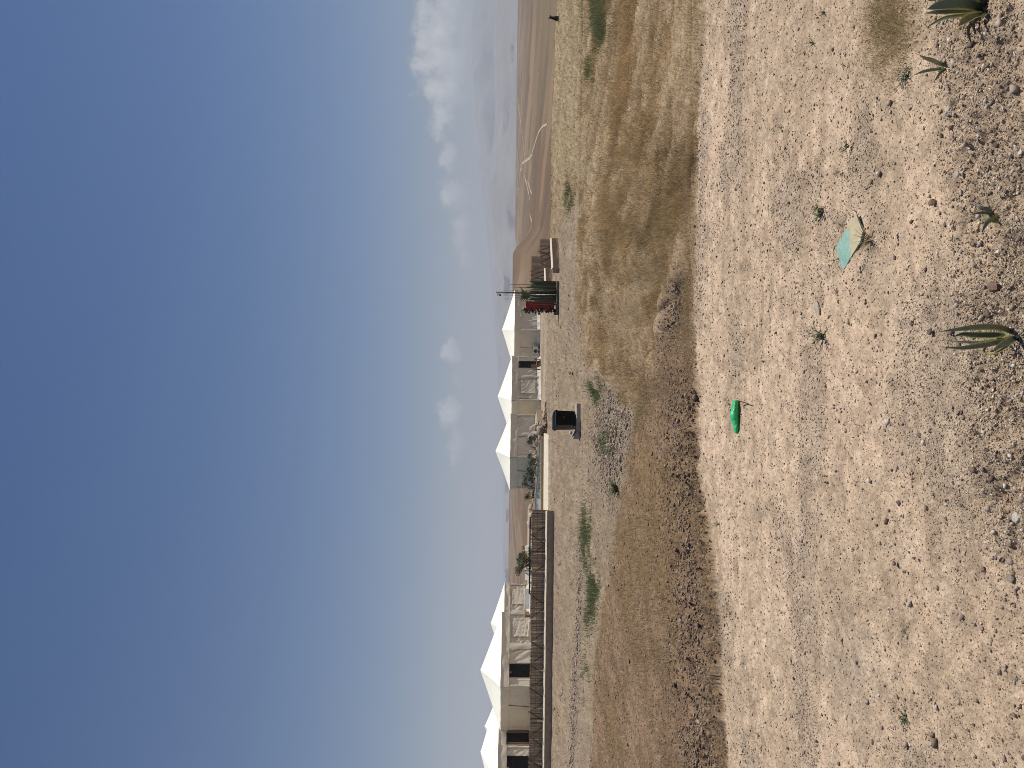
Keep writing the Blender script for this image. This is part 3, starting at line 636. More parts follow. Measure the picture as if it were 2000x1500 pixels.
# turquoise board
def board():
    cor = [(1679, 419), (1688.5, 445.5), (1692, 452), (1687.5, 472), (1677.5, 488), (1665, 506), (1655, 523), (1652, 525.6), (1648.5, 524), (1645, 507), (1640, 491.5), (1640, 481), (1646, 469), (1656, 451), (1667, 432)]
    wp = [G(x, y)+np.array([0, 0, .009]) for x, y in cor]; ctr = sum(wp)/len(wp)
    mb = MB(); vs = []; cols = []; fs = []; K = 14; n = len(wp)*4
    ring = []
    for k in range(len(wp)):
        for q in range(4): ring.append(wp[k]*(1-q/4)+wp[(k+1) % len(wp)]*q/4)
    for k in range(K+1):
        for rr in ring:
            p = ctr+(rr-ctr)*(k/K); px_, py_ = proj(p[0], p[1], p[2])
            lift = .012*vn(np.array([p[0]*9]), np.array([p[1]*9]), 3)[0]
            vs.append((p[0], p[1], p[2]+lift))
            d = min(px_-1663+max(0, 452-py_)*.9, (508-py_)*.8)+9*(vn(np.array([p[0]*14]), np.array([p[1]*14]), 8)[0]-.5)
            dust = float(sst(-6, 2, d)) if k < K else float(sst(-6, 2, d))*.8
            tex = .93+.14*((int(px_*1.1)+int(py_*.8)) % 2)
            cols.append(tuple((np.array([.23, .38, .32])*(1-dust)+np.array([.47, .39, .25])*dust)*tex))
    for k in range(K):
        for q in range(n): fs.append((k*n+q, k*n+(q+1) % n, (k+1)*n+(q+1) % n, (k+1)*n+q))
    b = len(vs)
    for q in range(n): v = vs[K*n+q]; vs.append((v[0], v[1], v[2]-.008)); cols.append((.12, .25, .21))
    for q in range(n): fs.append((K*n+q, K*n+(q+1) % n, b+(q+1) % n, b+q))
    fs.append(tuple(b+q for q in range(n-1, -1, -1)))
    mb.add(vs, fs, cols); return tag(mb.build('board', M['board'], smooth=False), 'thin turquoise sheet half covered in tan dust lying on the track', 'sheet')
board()

# ------------------------------------------------------------------ TENTS
def solve_len(c, d, U):
    k = (U-750)/F
    return (k*c[1]-c[0])/(d[0]-k*d[1])
def lev(x, y): return x-ROLL*((1500-y)-750)   # picture row with the camera's roll taken out
def fold(s, z, seed, amp, freq, fan=0.0):
    a = s*freq+fan*z*(s-.5)*3
    n = fbm(np.array([a+seed*7.7]), np.array([z*.8+seed]), 300+seed % 50, 3)[0]-.5
    m = vn(np.array([a*2.6+seed]), np.array([z*.35]), 340+seed % 40)[0]-.5
    return amp*(n*1.6+m*.7)
TSEED = [0]
def tent(label, c, th, a, b, zb, ze, rise, right, left, far=False):
    c = np.array(c, float); dr = np.array([math.cos(th), math.sin(th)]); dl = np.array([-math.sin(th), math.cos(th)])
    ctr = c+dr*a/2+dl*b/2
    t = thing('canvas_tent', label, 'tent', (ctr[0], ctr[1], zb), 'cream canvas tents of the desert camp')
    A, B, Cc, Dd = c, c+dr*a, c+dr*a+dl*b, c+dl*b
    # roof
    ov = .14; o4 = [c-dr*ov-dl*ov, c+dr*(a+ov)-dl*ov, c+dr*(a+ov)+dl*(b+ov), c-dr*ov+dl*(b+ov)]
    mb = MB(); n = 12; apex = np.array([ctr[0], ctr[1], ze+rise])
    for k in range(4):
        p, q = o4[k], o4[(k+1) % 4]
        def fn(u, v, p=p, q=q, k=k):
            e = p*(1-u)+q*u; xy = e*(1-v)+ctr*v
            sag = -.10*math.sin(math.pi*v)*(1-abs(2*u-1)**2*.6)+.025*math.sin(u*math.pi)*(1-v)*-1
            return (xy[0], xy[1], ze+rise*v+sag+.012*math.sin(u*23+k)*(1-v)**2)
        mb.grid(fn, 18, n)
    mb.tube([apex+[0, 0, -.25], apex+[0, 0, .03]], [.16, .05], 8)
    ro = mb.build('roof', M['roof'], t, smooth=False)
    def face(p0, p1, nrm, segs, sd):
        L = np.linalg.norm(p1-p0); d = (p1-p0)/L
        def W(s, z, off): q = p0+d*s*L+nrm*off; return (q[0], q[1], z)
        vh = .66
        # valance
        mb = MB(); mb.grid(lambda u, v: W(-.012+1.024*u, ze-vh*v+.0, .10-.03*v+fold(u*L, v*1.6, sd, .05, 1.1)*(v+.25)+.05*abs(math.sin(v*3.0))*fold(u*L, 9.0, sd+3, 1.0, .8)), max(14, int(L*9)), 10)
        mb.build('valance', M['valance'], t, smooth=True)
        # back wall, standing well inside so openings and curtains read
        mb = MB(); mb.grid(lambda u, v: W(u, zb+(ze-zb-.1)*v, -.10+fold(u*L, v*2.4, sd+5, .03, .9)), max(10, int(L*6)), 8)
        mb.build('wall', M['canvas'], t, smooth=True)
        top = ze-vh+.06
        for kind, s0, s1 in segs:
            w = (s1-s0)
            if kind == 'post':
                mb = MB(); mb.grid(lambda u, v: W(s0+w*u+(u-.5)*w*.9*v**1.5, zb+(top-zb)*v, .02+.05*math.sin(u*math.pi)+.01*math.sin(v*9+u*5)), 6, 12)
                mb.build('post', M['valance'], t, smooth=True)
            elif kind in ('curtain', 'plain', 'window'):
                amp = {'curtain': .11, 'plain': .05, 'window': .07}[kind]; fr = {'curtain': 3.2, 'plain': .9, 'window': 1.6}[kind]
                mb = MB(); mb.grid(lambda u, v: W(s0+w*u, zb+.12+(top-zb-.12)*v, -.05+fold(s0*L+w*L*u, v*(1.2 if kind == 'curtain' else 2.4), sd+7, amp, fr, .5)), max(12, int(w*L*16)), 18)
                mb.build('curtain', M['canvas'], t, smooth=True)
                if kind == 'window':
                    mb = MB(); a0, a1 = s0+w*.22, s0+w*.86; z0, z1 = zb+.55, top-.30
                    mb.grid(lambda u, v: W(a0+(a1-a0)*u, z0+(z1-z0)*v, .05+fold(a0*L+(a1-a0)*L*u, v*3, sd+11, .045, 1.1, .6)+(.02 if (u < .08 or u > .92 or v > .9) else 0)), 26, 18)
                    mb.build('window_flap', M['canvas'], t, smooth=True)
            elif kind == 'door':
                mb = MB()
                npl = 5
                for k in range(npl):
                    u0, u1 = s0+w*(k+.04)/npl, s0+w*(k+.96)/npl
                    q0 = W(u0, zb+.1, .0+.008*(k % 2)); q1 = W(u1, zb+.1, .008*(k % 2)); 
                    mb.add([q0, q1, (q1[0], q1[1], top), (q0[0], q0[1], top)], [(0, 1, 2, 3)])
                q0 = W(s0-.004, zb+.08, -.02); q1 = W(s1+.004, zb+.08, -.02); mb.add([q0, q1, (q1[0], q1[1], top), (q0[0], q0[1], top)], [(0, 1, 2, 3)])
                dd = mb.build('door', M['darkdoor'], t)
                m2 = MB(); cx = W(s0+w*.28, top-.17, .06); m2.box(cx, (.10, .10, .14), th); m2.build('door_lamp', M['wood'], t)
            elif kind == 'framed':
                zt = top-.06; zbm = zb+.5
                m2 = MB(); q = [W(s0, zb+.1, .03), W(s1, zb+.1, .03)]
                for u0, u1, z0, z1, of in ((s0, s0+w*.10, zb+.1, zt, .03), (s1-w*.16, s1, zb+.1, zt, .03), (s0, s1, zt, zt+.10, .032), (s0, s1, zbm-.28, zbm, .034)):
                    a_, b_ = W(u0, z0, of), W(u1, z0, of); a2, b2 = W(u0, z0, of-.1), W(u1, z0, of-.1)
                    m2.add([a_, b_, (b_[0], b_[1], z1), (a_[0], a_[1], z1), a2, b2, (b2[0], b2[1], z1), (a2[0], a2[1], z1)], [(0, 1, 2, 3), (0, 3, 7, 4), (1, 5, 6, 2), (3, 2, 6, 7), (0, 4, 5, 1)])
                fr_ = m2.build('window', M['wood'], t)
                m3 = MB(); a_, b_ = W(s0, zb+.2, -.02), W(s1, zb+.2, -.02); m3.add([a_, b_, (b_[0], b_[1], zt), (a_[0], a_[1], zt)], [(0, 1, 2, 3)])
                m3.build('pane', M['darkdoor'], fr_)
        mb = MB(); cuts = [(s0, s1) for k_, s0, s1 in segs if k_ in ('door',)]; e = 0.0
        for s0, s1 in cuts+[(1.0, 1.0)]:
            if s0-e > .03:
                mb.grid(lambda u, v, e=e, s0=s0: W(e+(s0-e)*u, zb+.34-.40*v, .02+.16*v**1.3+fold((e+(s0-e)*u)*L, v, sd+21, .10, 1.8)), max(6, int((s0-e)*L*9)), 5)
            e = s1
        mb.build('skirt', M['skirt'], t, smooth=True)
    TSEED[0] += 13; sd = TSEED[0]
    face(A, B, np.array([math.sin(th), -math.cos(th)]), right, sd)
    face(D_(A), Dd, -dr, left, sd+5) if False else face(A, Dd, -dr, left, sd+5)
    for p0, p1, nn in ((B, Cc, dr), (Dd, Cc, dl)):   # plain far sides
        mb = MB(); L = np.linalg.norm(p1-p0)
        def W2(u, v, p0=p0, p1=p1, nn=nn): q = p0*(1-u)+p1*u; return (q[0], q[1], zb+(ze-zb)*v)
        mb.grid(W2, 8, 4); mb.build('wall', M['canvas'], t)
    for q, w_ in ((A, .16), (B, .14), (Dd, .14)):
        mb = MB(); nn = (q-ctr)/np.linalg.norm(q-ctr); qq = q-nn*.06
        mb.tube([(qq[0]+.012*math.sin(k*2.1), qq[1], zb+(ze-zb-.05)*k/7) for k in range(8)], [w_*.75+.02*math.sin(k*1.7) for k in range(8)], 8)
        mb.build('corner_post', M['valance'], t, smooth=True)
    return t
TWO = [('post', .0, .03), ('plain', .03, .47), ('post', .46, .54), ('plain', .53, .98)]
def place(cy, Y0, th, Ur, Ul, a=None, b=None):
    """front corner seen at photo row cy, at distance Y0; side lengths from where the far corners show"""
    U = 1500-cy; c = np.array([(U-750)/F*Y0, Y0]); dr = (math.cos(th), math.sin(th)); dl = (-math.sin(th), math.cos(th))
    a = a or solve_len(c, dr, Ur); b = b or solve_len(c, dl, Ul)
    return c, a, b
T40 = R(41)
# right-hand row
c, a, b = place(645, 79, T40, 932, 780); print('R1', a, b); R1 = (c, a, b)
tent('cream tent behind the cactus planter and red board', c, T40, a, b, -1.27, 1.42, 1.35, [('curtain', .08, .52), ('post', .52, .60), ('plain', .60, .96)], TWO)
c, a, b = place(782, 73, T40, 803, 648); print('R2', a, b); R2 = (c, a, b)
tent('cream tent with a dark door and a wooden chair outside', c, T40, a, b, -1.22, 1.63, 1.42, [('window', .05, .50), ('post', .50, .56), ('curtain', .56, .74), ('door', .76, .90), ('curtain', .91, 1.0)], TWO)
c, a, b = place(893, 68.5, T40, 690, 547); print('R3', a, b); R3 = (c, a, b)
tent('cream tent behind the pool and its planting bed', c, T40, a, b, -.95, 1.70, 1.40, [('curtain', .08, .50), ('post', .5, .56), ('curtain', .56, .98)], TWO)
# left-hand group on the terrace
TL = R(52)
c, a, b = place(1341, 58, TL, 302, 76); print('L2', a, b); L2 = (c, a, b)
tent('largest cream tent behind the reed fence, with a dark door', c, TL, a, b, -.62, 2.20, 1.72, [('curtain', .02, .11), ('door', .13, .29), ('curtain', .31, .50), ('post', .50, .56), ('window', .57, .98)], TWO)
c, a, b = place(1233, 82, TL, 359, 215, 6.2, 6.2)
tent('cream tent behind the white daybed on the terrace', c, TL, a, b, -.62, 2.17, 1.52, [('curtain', .05, .36), ('post', .36, .42), ('window', .44, .96)], TWO)
c, a, b = place(1500+35, 58.5, TL, 160, -70, None, 6.4); print('L3', a, b)
tent('cream tent with a dark window in a brown wooden frame', c, TL, a, b, -.62, 2.36, 1.50, [('plain', .02, .37), ('framed', .40, .525), ('plain', .56, .98)], TWO)
c, a, b = place(1500+130, 51.5, TL, 42, -260, None, 6.4); print('L4', a, b)
tent('nearest cream tent with a black door, cut by the picture edge', c, TL, a, b, -.62, 2.30, 1.65, [('plain', .02, .40), ('post', .40, .45), ('door', .68, .88), ('curtain', .89, .99)], TWO)
c, a, b = place(1500-60, 72, TL, 150, 30, None, 5); print('L5', a, b)
tent('cream tent of which only a roof tip shows behind the others', c, TL, a, b, -.62, 2.45, 1.45, [('plain', .02, .98)], [('plain', .02, .98)])

# ------------------------------------------------------------------ terrace, fences, low walls
FY = 48.2
mb = MB(); xr = (503-750)/F*FY
mb.prism([(-62, FY+.45), (xr-.1, FY+.45), (-8.6, 52), (-10.4, 58.2), (-12.2, 66), (-14, 76), (-16, 99), (-70, 99)], -1.6, -.66)
tag(mb.build('terrace', M['deck']), 'sandy raised terrace of the camp behind the reed fence', 'terrace', kind='structure')
def low_wall(p0, p1, z0, z1, th_, label, cap=True):
    p0 = np.array(p0, float); p1 = np.array(p1, float); L = np.linalg.norm(p1-p0); d = (p1-p0)/L; nn = np.array([d[1], -d[0]])
    t = thing('low_wall', label, 'wall', (*((p0+p1)/2), z0)); mb = MB(); k = max(2, int(L/.35))
    def fn(u, v):
        s = [(0, 0), (0, 1), (1, 1), (1, 0)]
        j = min(int(v*3+1e-6), 3); off, zz = s[j]
        w = .03*(vn(np.array([u*L*1.3]), np.array([j*3.0]), 88)[0]-.5)
        q = p0+d*u*L-nn*(off*th_)+nn*w
        return (q[0], q[1], z0-.15+(z1-z0+.15)*zz+.5*w*zz)
    mb.grid(fn, k, 3)
    for e in (p0, p1):
        q = e-nn*th_; mb.add([(e[0], e[1], z0-.15), (e[0], e[1], z1), (q[0], q[1], z1), (q[0], q[1], z0-.15)], [(0, 1, 2, 3)])
    mb.build('wall_body', M['render'], t)
    if cap:
        m2 = MB()
        def fc(u, v):
            w = .03*(vn(np.array([u*L*1.7]), np.array([4.0]), 90)[0]-.5)
            prof = [(.05, -.02), (.05, .0), (-.10, .10), (-.10, -.02)][min(int(v*3+1e-6), 3)]
            q = p0+d*(u*L)+nn*(prof[0]+w); return (q[0], q[1], z1+.003+prof[1]+w*.6)
        m2.grid(fc, k, 3); m2.build('coping', M['coping'], t)
    return t
def reed_fence(p0, p1, z0, z1, label, apex, seed, tall=True, pole_h=.12, rail=False):
    r_ = random.Random(seed); p0 = np.array(p0, float); p1 = np.array(p1, float); L = np.linalg.norm(p1-p0); d = (p1-p0)/L; nn = np.array([d[1], -d[0]])
    t = thing('reed_fence', label, 'fence', (*((p0+p1)/2), z0)); mb = MB(); s = 0
    while s < L:
        w = r_.uniform(.014, .034); c = np.array([.44, .345, .245])*r_.uniform(.45, 1.35)*np.array([1, r_.uniform(.93, 1.03), r_.uniform(.9, 1.05)])
        if r_.random() < .07: c = np.array([.55, .45, .33])
        if r_.random() < .04: c = np.array([.06, .045, .032])
        if r_.random() < .02: s += w*.6; continue
        mb.cc = tuple(c); top = z1+r_.uniform(-.05, .03)+.03*math.sin(s*1.3); tl = r_.uniform(-.012, .012); of = r_.uniform(-.012, .012)
        q = [p0+d*s+nn*of, p0+d*(s+w)+nn*of]; q2 = [p0+d*(s+tl)+nn*of, p0+d*(s+w+tl)+nn*of]; m_ = (q[0]+q[1])/2+nn*.012; m2_ = (q2[0]+q2[1])/2+nn*.012
        mb.add([(q[0][0], q[0][1], z0), (m_[0], m_[1], z0), (q[1][0], q[1][1], z0), (q2[0][0], q2[0][1], top), (m2_[0], m2_[1], top), (q2[1][0], q2[1][1], top)], [(0, 1, 4, 3), (1, 2, 5, 4)])
        s += w*r_.uniform(.5, .72)
    mb.build('reed_panel', M['reed'], t)
    for zz in (.25, .6, .9):
        m3 = MB(); hh = z0+(z1-z0)*zz
        m3.tube([np.array([*(p0+d*L*k/12+nn*.022), hh+.015*math.sin(k*2.3)]) for k in range(13)], .007, 5); m3.build('binding_rail', M['greywood'], t)
    for sa in apex:
        up = r_.uniform(.02, pole_h)
        for sg in (-1, 1):
            if r_.random() < .08: continue
            sp_ = r_.uniform(.5, .72); m3 = MB(); b0 = p0+d*(sa+sg*sp_)+nn*.06; tp = p0+d*(sa-sg*sp_*up/(z1-z0))+nn*(.05+.03*sg)
            b0_ = np.array([*b0, z0+.02]); t_ = np.array([*tp, z1+up]); mid = (b0_+t_)/2+np.array([*(d*r_.uniform(-.03, .03)), 0])
            m3.tube([b0_, mid, t_], [r_.uniform(.020, .027), .021, .016], 6); m3.build('pole', M['pole'], t)
    return t
low_wall((-30, FY), (xr, FY), -1.2, -.74, .34, 'long low earth coloured wall carrying the long reed fence')
apx = [30+((503-750)/F*FY)-((503-(1500-y))/F*FY) for y in (1046, 1083, 1122, 1164, 1208, 1255, 1300, 1347, 1394, 1441, 1488, 1535)]
reed_fence((-30, FY+.31), (xr+.0, FY+.31), -.69, .21, 'long brown reed fence with crossed poles along the terrace', apx, 5)
# right-hand fence pieces
q0 = np.array(P(1093, 524, 47)[:2]); q1 = np.array(P(1089, 465, 49.5)[:2])
gz = float(H(*q0)); print('fence R ground', gz)
low_wall(q0, q1, gz-.05, gz+.42, .36, 'short low earth wall carrying the short front reed fence')
reed_fence(q0+(q1-q0)*.02+np.array([0, .31]), q1*.97+q0*.03+np.array([0, .31]), gz+.47, gz+1.18, 'short front reed fence beyond the cacti, nearest the straw field', [.55, 1.15, 1.8], 9)
q2 = np.array(P(1077, 563, 55.5)[:2]); q3 = np.array(P(1075, 500, 58.5)[:2]); gz2 = float(H(*q2))
low_wall(q2, q3, gz2-.05, gz2+.45, .34, 'low earth wall of the rear reed fence behind the cactus planter')
reed_fence(q2+np.array([0, .30]), q3+np.array([0, .30]), gz2+.50, gz2+1.50, 'rear reed fence panel standing taller behind the front one', [.4, 1.0, 1.6, 2.1], 11)

# ------------------------------------------------------------------ pool and planting bed
def at(U, Y): return np.array([(U-750)/F*Y, Y])
pf0, pf1 = at(470, 58.4), at(648, 59.6); pr0, pr1 = at(470, 76), at(640, 61.8)
mb = MB(); mb.add([(*pf0, -.76), (*pf1, -.76), (*pr1, -.76), (*pr0, -.76)], [(0, 1, 2, 3)])
tag(mb.build('water', M['water']), 'still blue grey water of the camp pool', 'water', kind='structure')
t = thing('pool_wall', 'tan rendered pool edge in front of the blue grey water', 'pool', (*((pf0+pf1)/2), -1.2))
def strip(pa, pb, w, z0, z1, m, name, par):
    d = (pb-pa)/np.linalg.norm(pb-pa); nn = np.array([d[1], -d[0]]); mb = MB()
    mb.prism([pa+nn*w, pb+nn*w, pb, pa], z0, z1); return mb.build(name, m, par, bevel=.02)
strip(pf0, pf1, .35, -1.3, -.72, M['pooltan'], 'pool_edge', t)
s0, s1 = at(470, 58.02), at(655, 59.2)
mb = MB(); d3 = [(0, -.93), (.5, -.95), (2.0, -1.21), (2.0, -1.5), (0, -1.5)]
vs = [(p_[0], p_[1]-o_, z_) for p_ in (s0, s1) for o_, z_ in d3]; mb.add(vs, [(0, 1, 6, 5), (1, 2, 7, 6), (2, 3, 8, 7), (4, 3, 2, 1, 0), (5, 6, 7, 8, 9)]); mb.build('pool_apron', M['coping'], t)
strip(pr1, pr0, .3, -1.3, -.68, M['coping'], 'rear_coping', t)
mb = MB(); e0, e1, e2, e3 = at(652, 61.2), at(470, 76.6), at(470, 80), at(700, 68.0)
mb.prism([e0, e3, e2, e1], -1.4, -.62)
tag(mb.build('planting_bed', M['deck']), 'raised stony planting bed between the pool and the tents', 'planting bed', kind='structure')
n = 420; t_ = rng.random(n); X = e0[0]*(1-t_)+e1[0]*t_+rng.uniform(.2, 1.6, n)*.6; Y = e0[1]*(1-t_)+e1[1]*t_+rng.uniform(.2, 1.8, n)
scatter_stones('bed_rubble', X, Y, np.full(n, -.62), np.exp(rng.normal(-2.2, .45, n)), pick([(.36, .27, .20), (.28, .21, .16), (.42, .34, .27)], n), ICO, ICF, jitter=.18, label='reddish stones edging the planting bed by the pool', cat='stones')
n = 220; X = at(648, 60)[0]+rng.normal(.5, .8, n); Y = 60+rng.normal(1, .8, n)
scatter_stones('stone_heap', X, Y, -1.2+.5*np.exp(-((X-X.mean())/.8)**2)*rng.random(n), np.exp(rng.normal(-2.0, .4, n)), pick([(.36, .27, .20), (.28, .21, .16), (.42, .34, .27)], n), ICO, ICF, jitter=.18, label='heap of reddish stones at the narrow end of the pool', cat='stones')

# ------------------------------------------------------------------ shrubs, trees, cacti
def leaf_cloud(mb, c, rad, n, size, cols, lump=5, narrow=.35):
    r_ = random.Random(int(c[0]*100)+n); lobes = [(np.array([r_.gauss(0, .5), r_.gauss(0, .5), r_.uniform(-.5, .7)]), r_.uniform(.35, .6)) for _ in range(lump)]
    for _ in range(n):
        lc, lr = r_.choice(lobes); v = np.array([r_.gauss(0, 1) for _ in range(3)]); v = v/np.linalg.norm(v)*lr*(r_.random()**.4)
        p = np.array(c)+(lc+v)*np.array(rad); d = np.array([r_.gauss(0, 1) for _ in range(3)]); d[2] = abs(d[2])*.6+.2; d /= np.linalg.norm(d)
        w = np.cross(d, [r_.gauss(0, 1), r_.gauss(0, 1), .3]); w /= np.linalg.norm(w); L = size*r_.uniform(.6, 1.3)
        mb.cc = tuple(np.array(r_.choice(cols))*r_.uniform(.7, 1.3)); mb.add([p, p+d*L*.5+w*L*narrow, p+d*L, p+d*L*.5-w*L*narrow], [(0, 1, 2, 3)])
BG = [(.10, .115, .045), (.135, .145, .065), (.075, .085, .035), (.17, .17, .085)]
def bush(x, y, Y, h, w, label, name='shrub', cols=BG, n=420, z=None):
    p = P(x, y, Y);
    if z is not None: p[2] = z
    t = thing(name, label, 'shrub', p); mb = MB()
    for k in range(7): a = random.random()*6.28; mb.cc = (.10, .075, .05); mb.tube([p, p+np.array([math.cos(a)*w*.25, math.sin(a)*w*.25, h*.6])], [.02, .008], 4)
    mb.build('stems', M['vcol'], t); mb = MB(); leaf_cloud(mb, p+np.array([0, 0, h*.55]), (w*.6, w*.5, h*.55), n, h*.16, cols); mb.build('foliage', M['leaf'], t)
def spiky(x, y, Y, h, label, cols=BG, n=16, z=None):
    p = P(x, y, Y)
    if z is not None: p[2] = z
    mb = MB()
    for k in range(n):
        a = random.random()*6.28; el = random.uniform(.3, 1.4); d = np.array([math.cos(a)*math.cos(el), math.sin(a)*math.cos(el), math.sin(el)]); L = h*random.uniform(.6, 1)
        mb.cc = tuple(np.array(random.choice(cols))*random.uniform(.8, 1.3)); pm = p+d*L*.5; mb.tube([p, pm, p+d*L+np.array([0, 0, -.05*L])], [.035, .03, .006], 4)
    tag(mb.build('spiky_plant', M['leaf']), label, 'plant')
BZ = -.62
bush(1052, 857, 63.5, .75, .7, 'rounded green shrub beside the air conditioner on the planting bed', z=BZ)
spiky(1050, 876, 64.5, .95, 'spiky dark plant between shrubs on the planting bed', z=BZ)
bush(1049, 899, 65, .7, .8, 'low rounded shrub in the middle of the planting bed', z=BZ)
bush(1049, 916, 66, .95, .9, 'taller grey green shrub between the low one and the dense dark one', z=BZ)
bush(1048, 934, 67, 1.0, 1.0, 'dense dark shrub at the far corner of the tent by the pool', z=BZ)
spiky(1046, 953, 70, 1.35, 'tall thin spiky plant just past the tent corner by the pool', z=BZ)
bush(1044, 972, 72, .8, .7, 'small wispy shrub at the end of the bed nearest the reed fence', z=BZ, n=220)
spiky(1050, 908, 64, 1.3, 'thin bare stems plant in front of the tent by the pool', [(.16, .17, .08), (.12, .12, .06)], 7, z=BZ)
def cactus(x, y, Y, h, label, arms, z=None, r0=.06, col=(.14, .15, .05)):
    p = P(x, y, Y)
    if z is not None: p[2] = z
    t = thing('cactus', label, 'cactus', p); mb = MB(); mb.cc = col; mb.tube([p, p+[0, 0, h*.5], p+[.02, 0, h]], [r0, r0*1.05, r0*.5], 8); mb.build('trunk', M['agave'], t, smooth=True)
    for dx, z0, z1 in arms:
        mb = MB(); mb.cc = tuple(np.array(col)*random.uniform(.8, 1.2)); b = p+np.array([0, 0, z0]); mb.tube([b, b+[dx*.8, random.uniform(-.1, .1), .05], b+[dx, 0, (z1-z0)*.5], b+[dx*1.1, 0, z1-z0]], [r0*.7, r0*.8, r0*.75, r0*.35], 7); mb.build('arm', M['agave'], t, smooth=True)
cactus(1052, 832, 62.5, .80, 'yellow green branching cactus on the stone heap by the pool', [(.18, .1, .72), (-.2, .1, .66), (.34, .05, .6), (-.10, .3, .78), (.08, .2, .75), (-.33, .05, .5)], z=-1.1)
cactus(1036, 1155, 50.2, 1.05, 'branching olive cactus standing before the white daybed', [(.16, .3, .75), (-.16, .35, .8), (.3, .25, .55), (-.28, .2, .7), (.08, .5, .95)], z=-.66, r0=.045)
# olive tree on the terrace
def tree(label, p, h, w, trunk_h):
    t = thing('olive_tree', label, 'tree', p); mb = MB(); mb.cc = (.12, .095, .07); p = np.array(p, float)
    mb.tube([p, p+[.04, 0, trunk_h*.5], p+[.0, .05, trunk_h]], [.09, .07, .06], 8); tops = []
    for k in range(9):
        a = k*.7+random.random(); e = p+np.array([math.cos(a)*w*.36*random.uniform(.5, 1), math.sin(a)*w*.3, h*random.uniform(.6, .93)]); tops.append(e)
        mb.tube([p+[0, .05, trunk_h*.9], (p+[0, 0, trunk_h]+e)/2+[0, 0, .1], e], [.05, .03, .008], 5)
    mb.build('trunk', M['vcol'], t, smooth=True); mb = MB(); cols = [(.17, .18, .09), (.22, .225, .12), (.13, .135, .065), (.27, .27, .17)]
    for e in tops+[p+np.array([random.uniform(-.5, .5)*w, random.uniform(-.4, .4)*w, h*random.uniform(.35, .95)]) for _ in range(9)]:
        leaf_cloud(mb, e, (w*.2, w*.2, h*.13), 175, .14, cols, 4, .2)
    mb.build('crown', M['leaf'], t)
tree('grey green olive tree on the terrace behind the black railing', [*P(1037, 1098, 52.6)[:2], -.66], 1.95, 1.9, .5)

# railing, daybed, loungers on the terrace
rx0, rx1 = P(1037, 1160, 49.4)[0], P(1037, 1010, 49.4)[0]
t = thing('metal_railing', 'low black metal railing on the terrace behind the reed fence', 'railing', ((rx0+rx1)/2, 49.4, -.66))
for zz, hh in ((.30, .09), (.13, .05)):
    mb = MB(); mb.box(((rx0+rx1)/2, 49.4, zz), (rx1-rx0, .06, hh)); mb.build('rail', M['blackmetal'], t)
k = 0
xx = rx0
while xx <= rx1+.01:
    mb = MB(); mb.box((xx, 49.4, -.18), (.07, .05, .86)); mb.build('post', M['blackmetal'], t); xx += (rx1-rx0)/7
def daybed():
    p = P(1037, 1176, 51.5); c = np.array([p[0], p[1], -.66]); t = thing('daybed', 'white cushioned daybed with wooden side on the terrace before the tents', 'daybed', c)
    mb = MB(); mb.box(c+[0, 0, .58], (1.75, .9, .12)); mb.build('frame', M['greywood'], t, bevel=.01)
    for dx in (-.8, .8):
        for dy in (-.38, .38):
            m2 = MB(); m2.box(c+[dx, dy, .26], (.08, .08, .52)); m2.build('leg', M['greywood'], t)
    mb = MB(); mb.box(c+[.05, 0, .76], (1.6, .84, .24)); mb.build('mattress', M['cushion'], t, bevel=.05)
    mb = MB(); mb.box(c+[.15, .30, 1.06], (1.35, .2, .40)); mb.build('back_cushion', M['cushion'], t, bevel=.06)
    mb = MB(); mb.box(c+[-.82, 0, .98], (.10, .9, .46)); mb.build('armrest', M['wood'], t, bevel=.02)
    mb = MB(); mb.tube([c+[-.95, -.3, .05], c+[-1.0, -.3, .5], c+[-.9, -.3, 1.0], c+[-.85, -.3, 1.22]], .03, 6); mb.build('side_pole', M['white'], t)
daybed()
def lounger(x, y, label, sk):
    p = P(x, y, 52.6); c = np.array([p[0], p[1], -.66]); t = thing('sun_lounger', label, 'sun lounger', c, 'white sun loungers on the terrace')
    mb = MB(); mb.box(c+[0, -.5, .42], (.66, 1.3, .10)); mb.build('seat', M['cushion'], t, bevel=.03)
    mb = MB(); q = [(-.33, .12, .47), (.33, .12, .47), (.33-sk*.30, .62, 1.22), (-.33-sk*.02, .62, 1.18)]
    mb.add([c+np.array(k) for k in q]+[c+np.array(k)+[0, .07, -.05] for k in q], [(0, 1, 2, 3), (7, 6, 5, 4), (0, 3, 7, 4), (1, 5, 6, 2), (3, 2, 6, 7), (0, 4, 5, 1)]); mb.build('backrest', M['cushion'], t, bevel=.02)
    for dx in (-.28, .28):
        for dy in (-1.0, .05): m2 = MB(); m2.box(c+[dx, dy, .19], (.05, .05, .38)); m2.build('leg', M['white'], t)
lounger(1037, 1071, 'white sun lounger with raised back on the pool side of the olive tree', 1)
lounger(1037, 1129, 'white sun lounger with raised back between olive tree and daybed', -1)

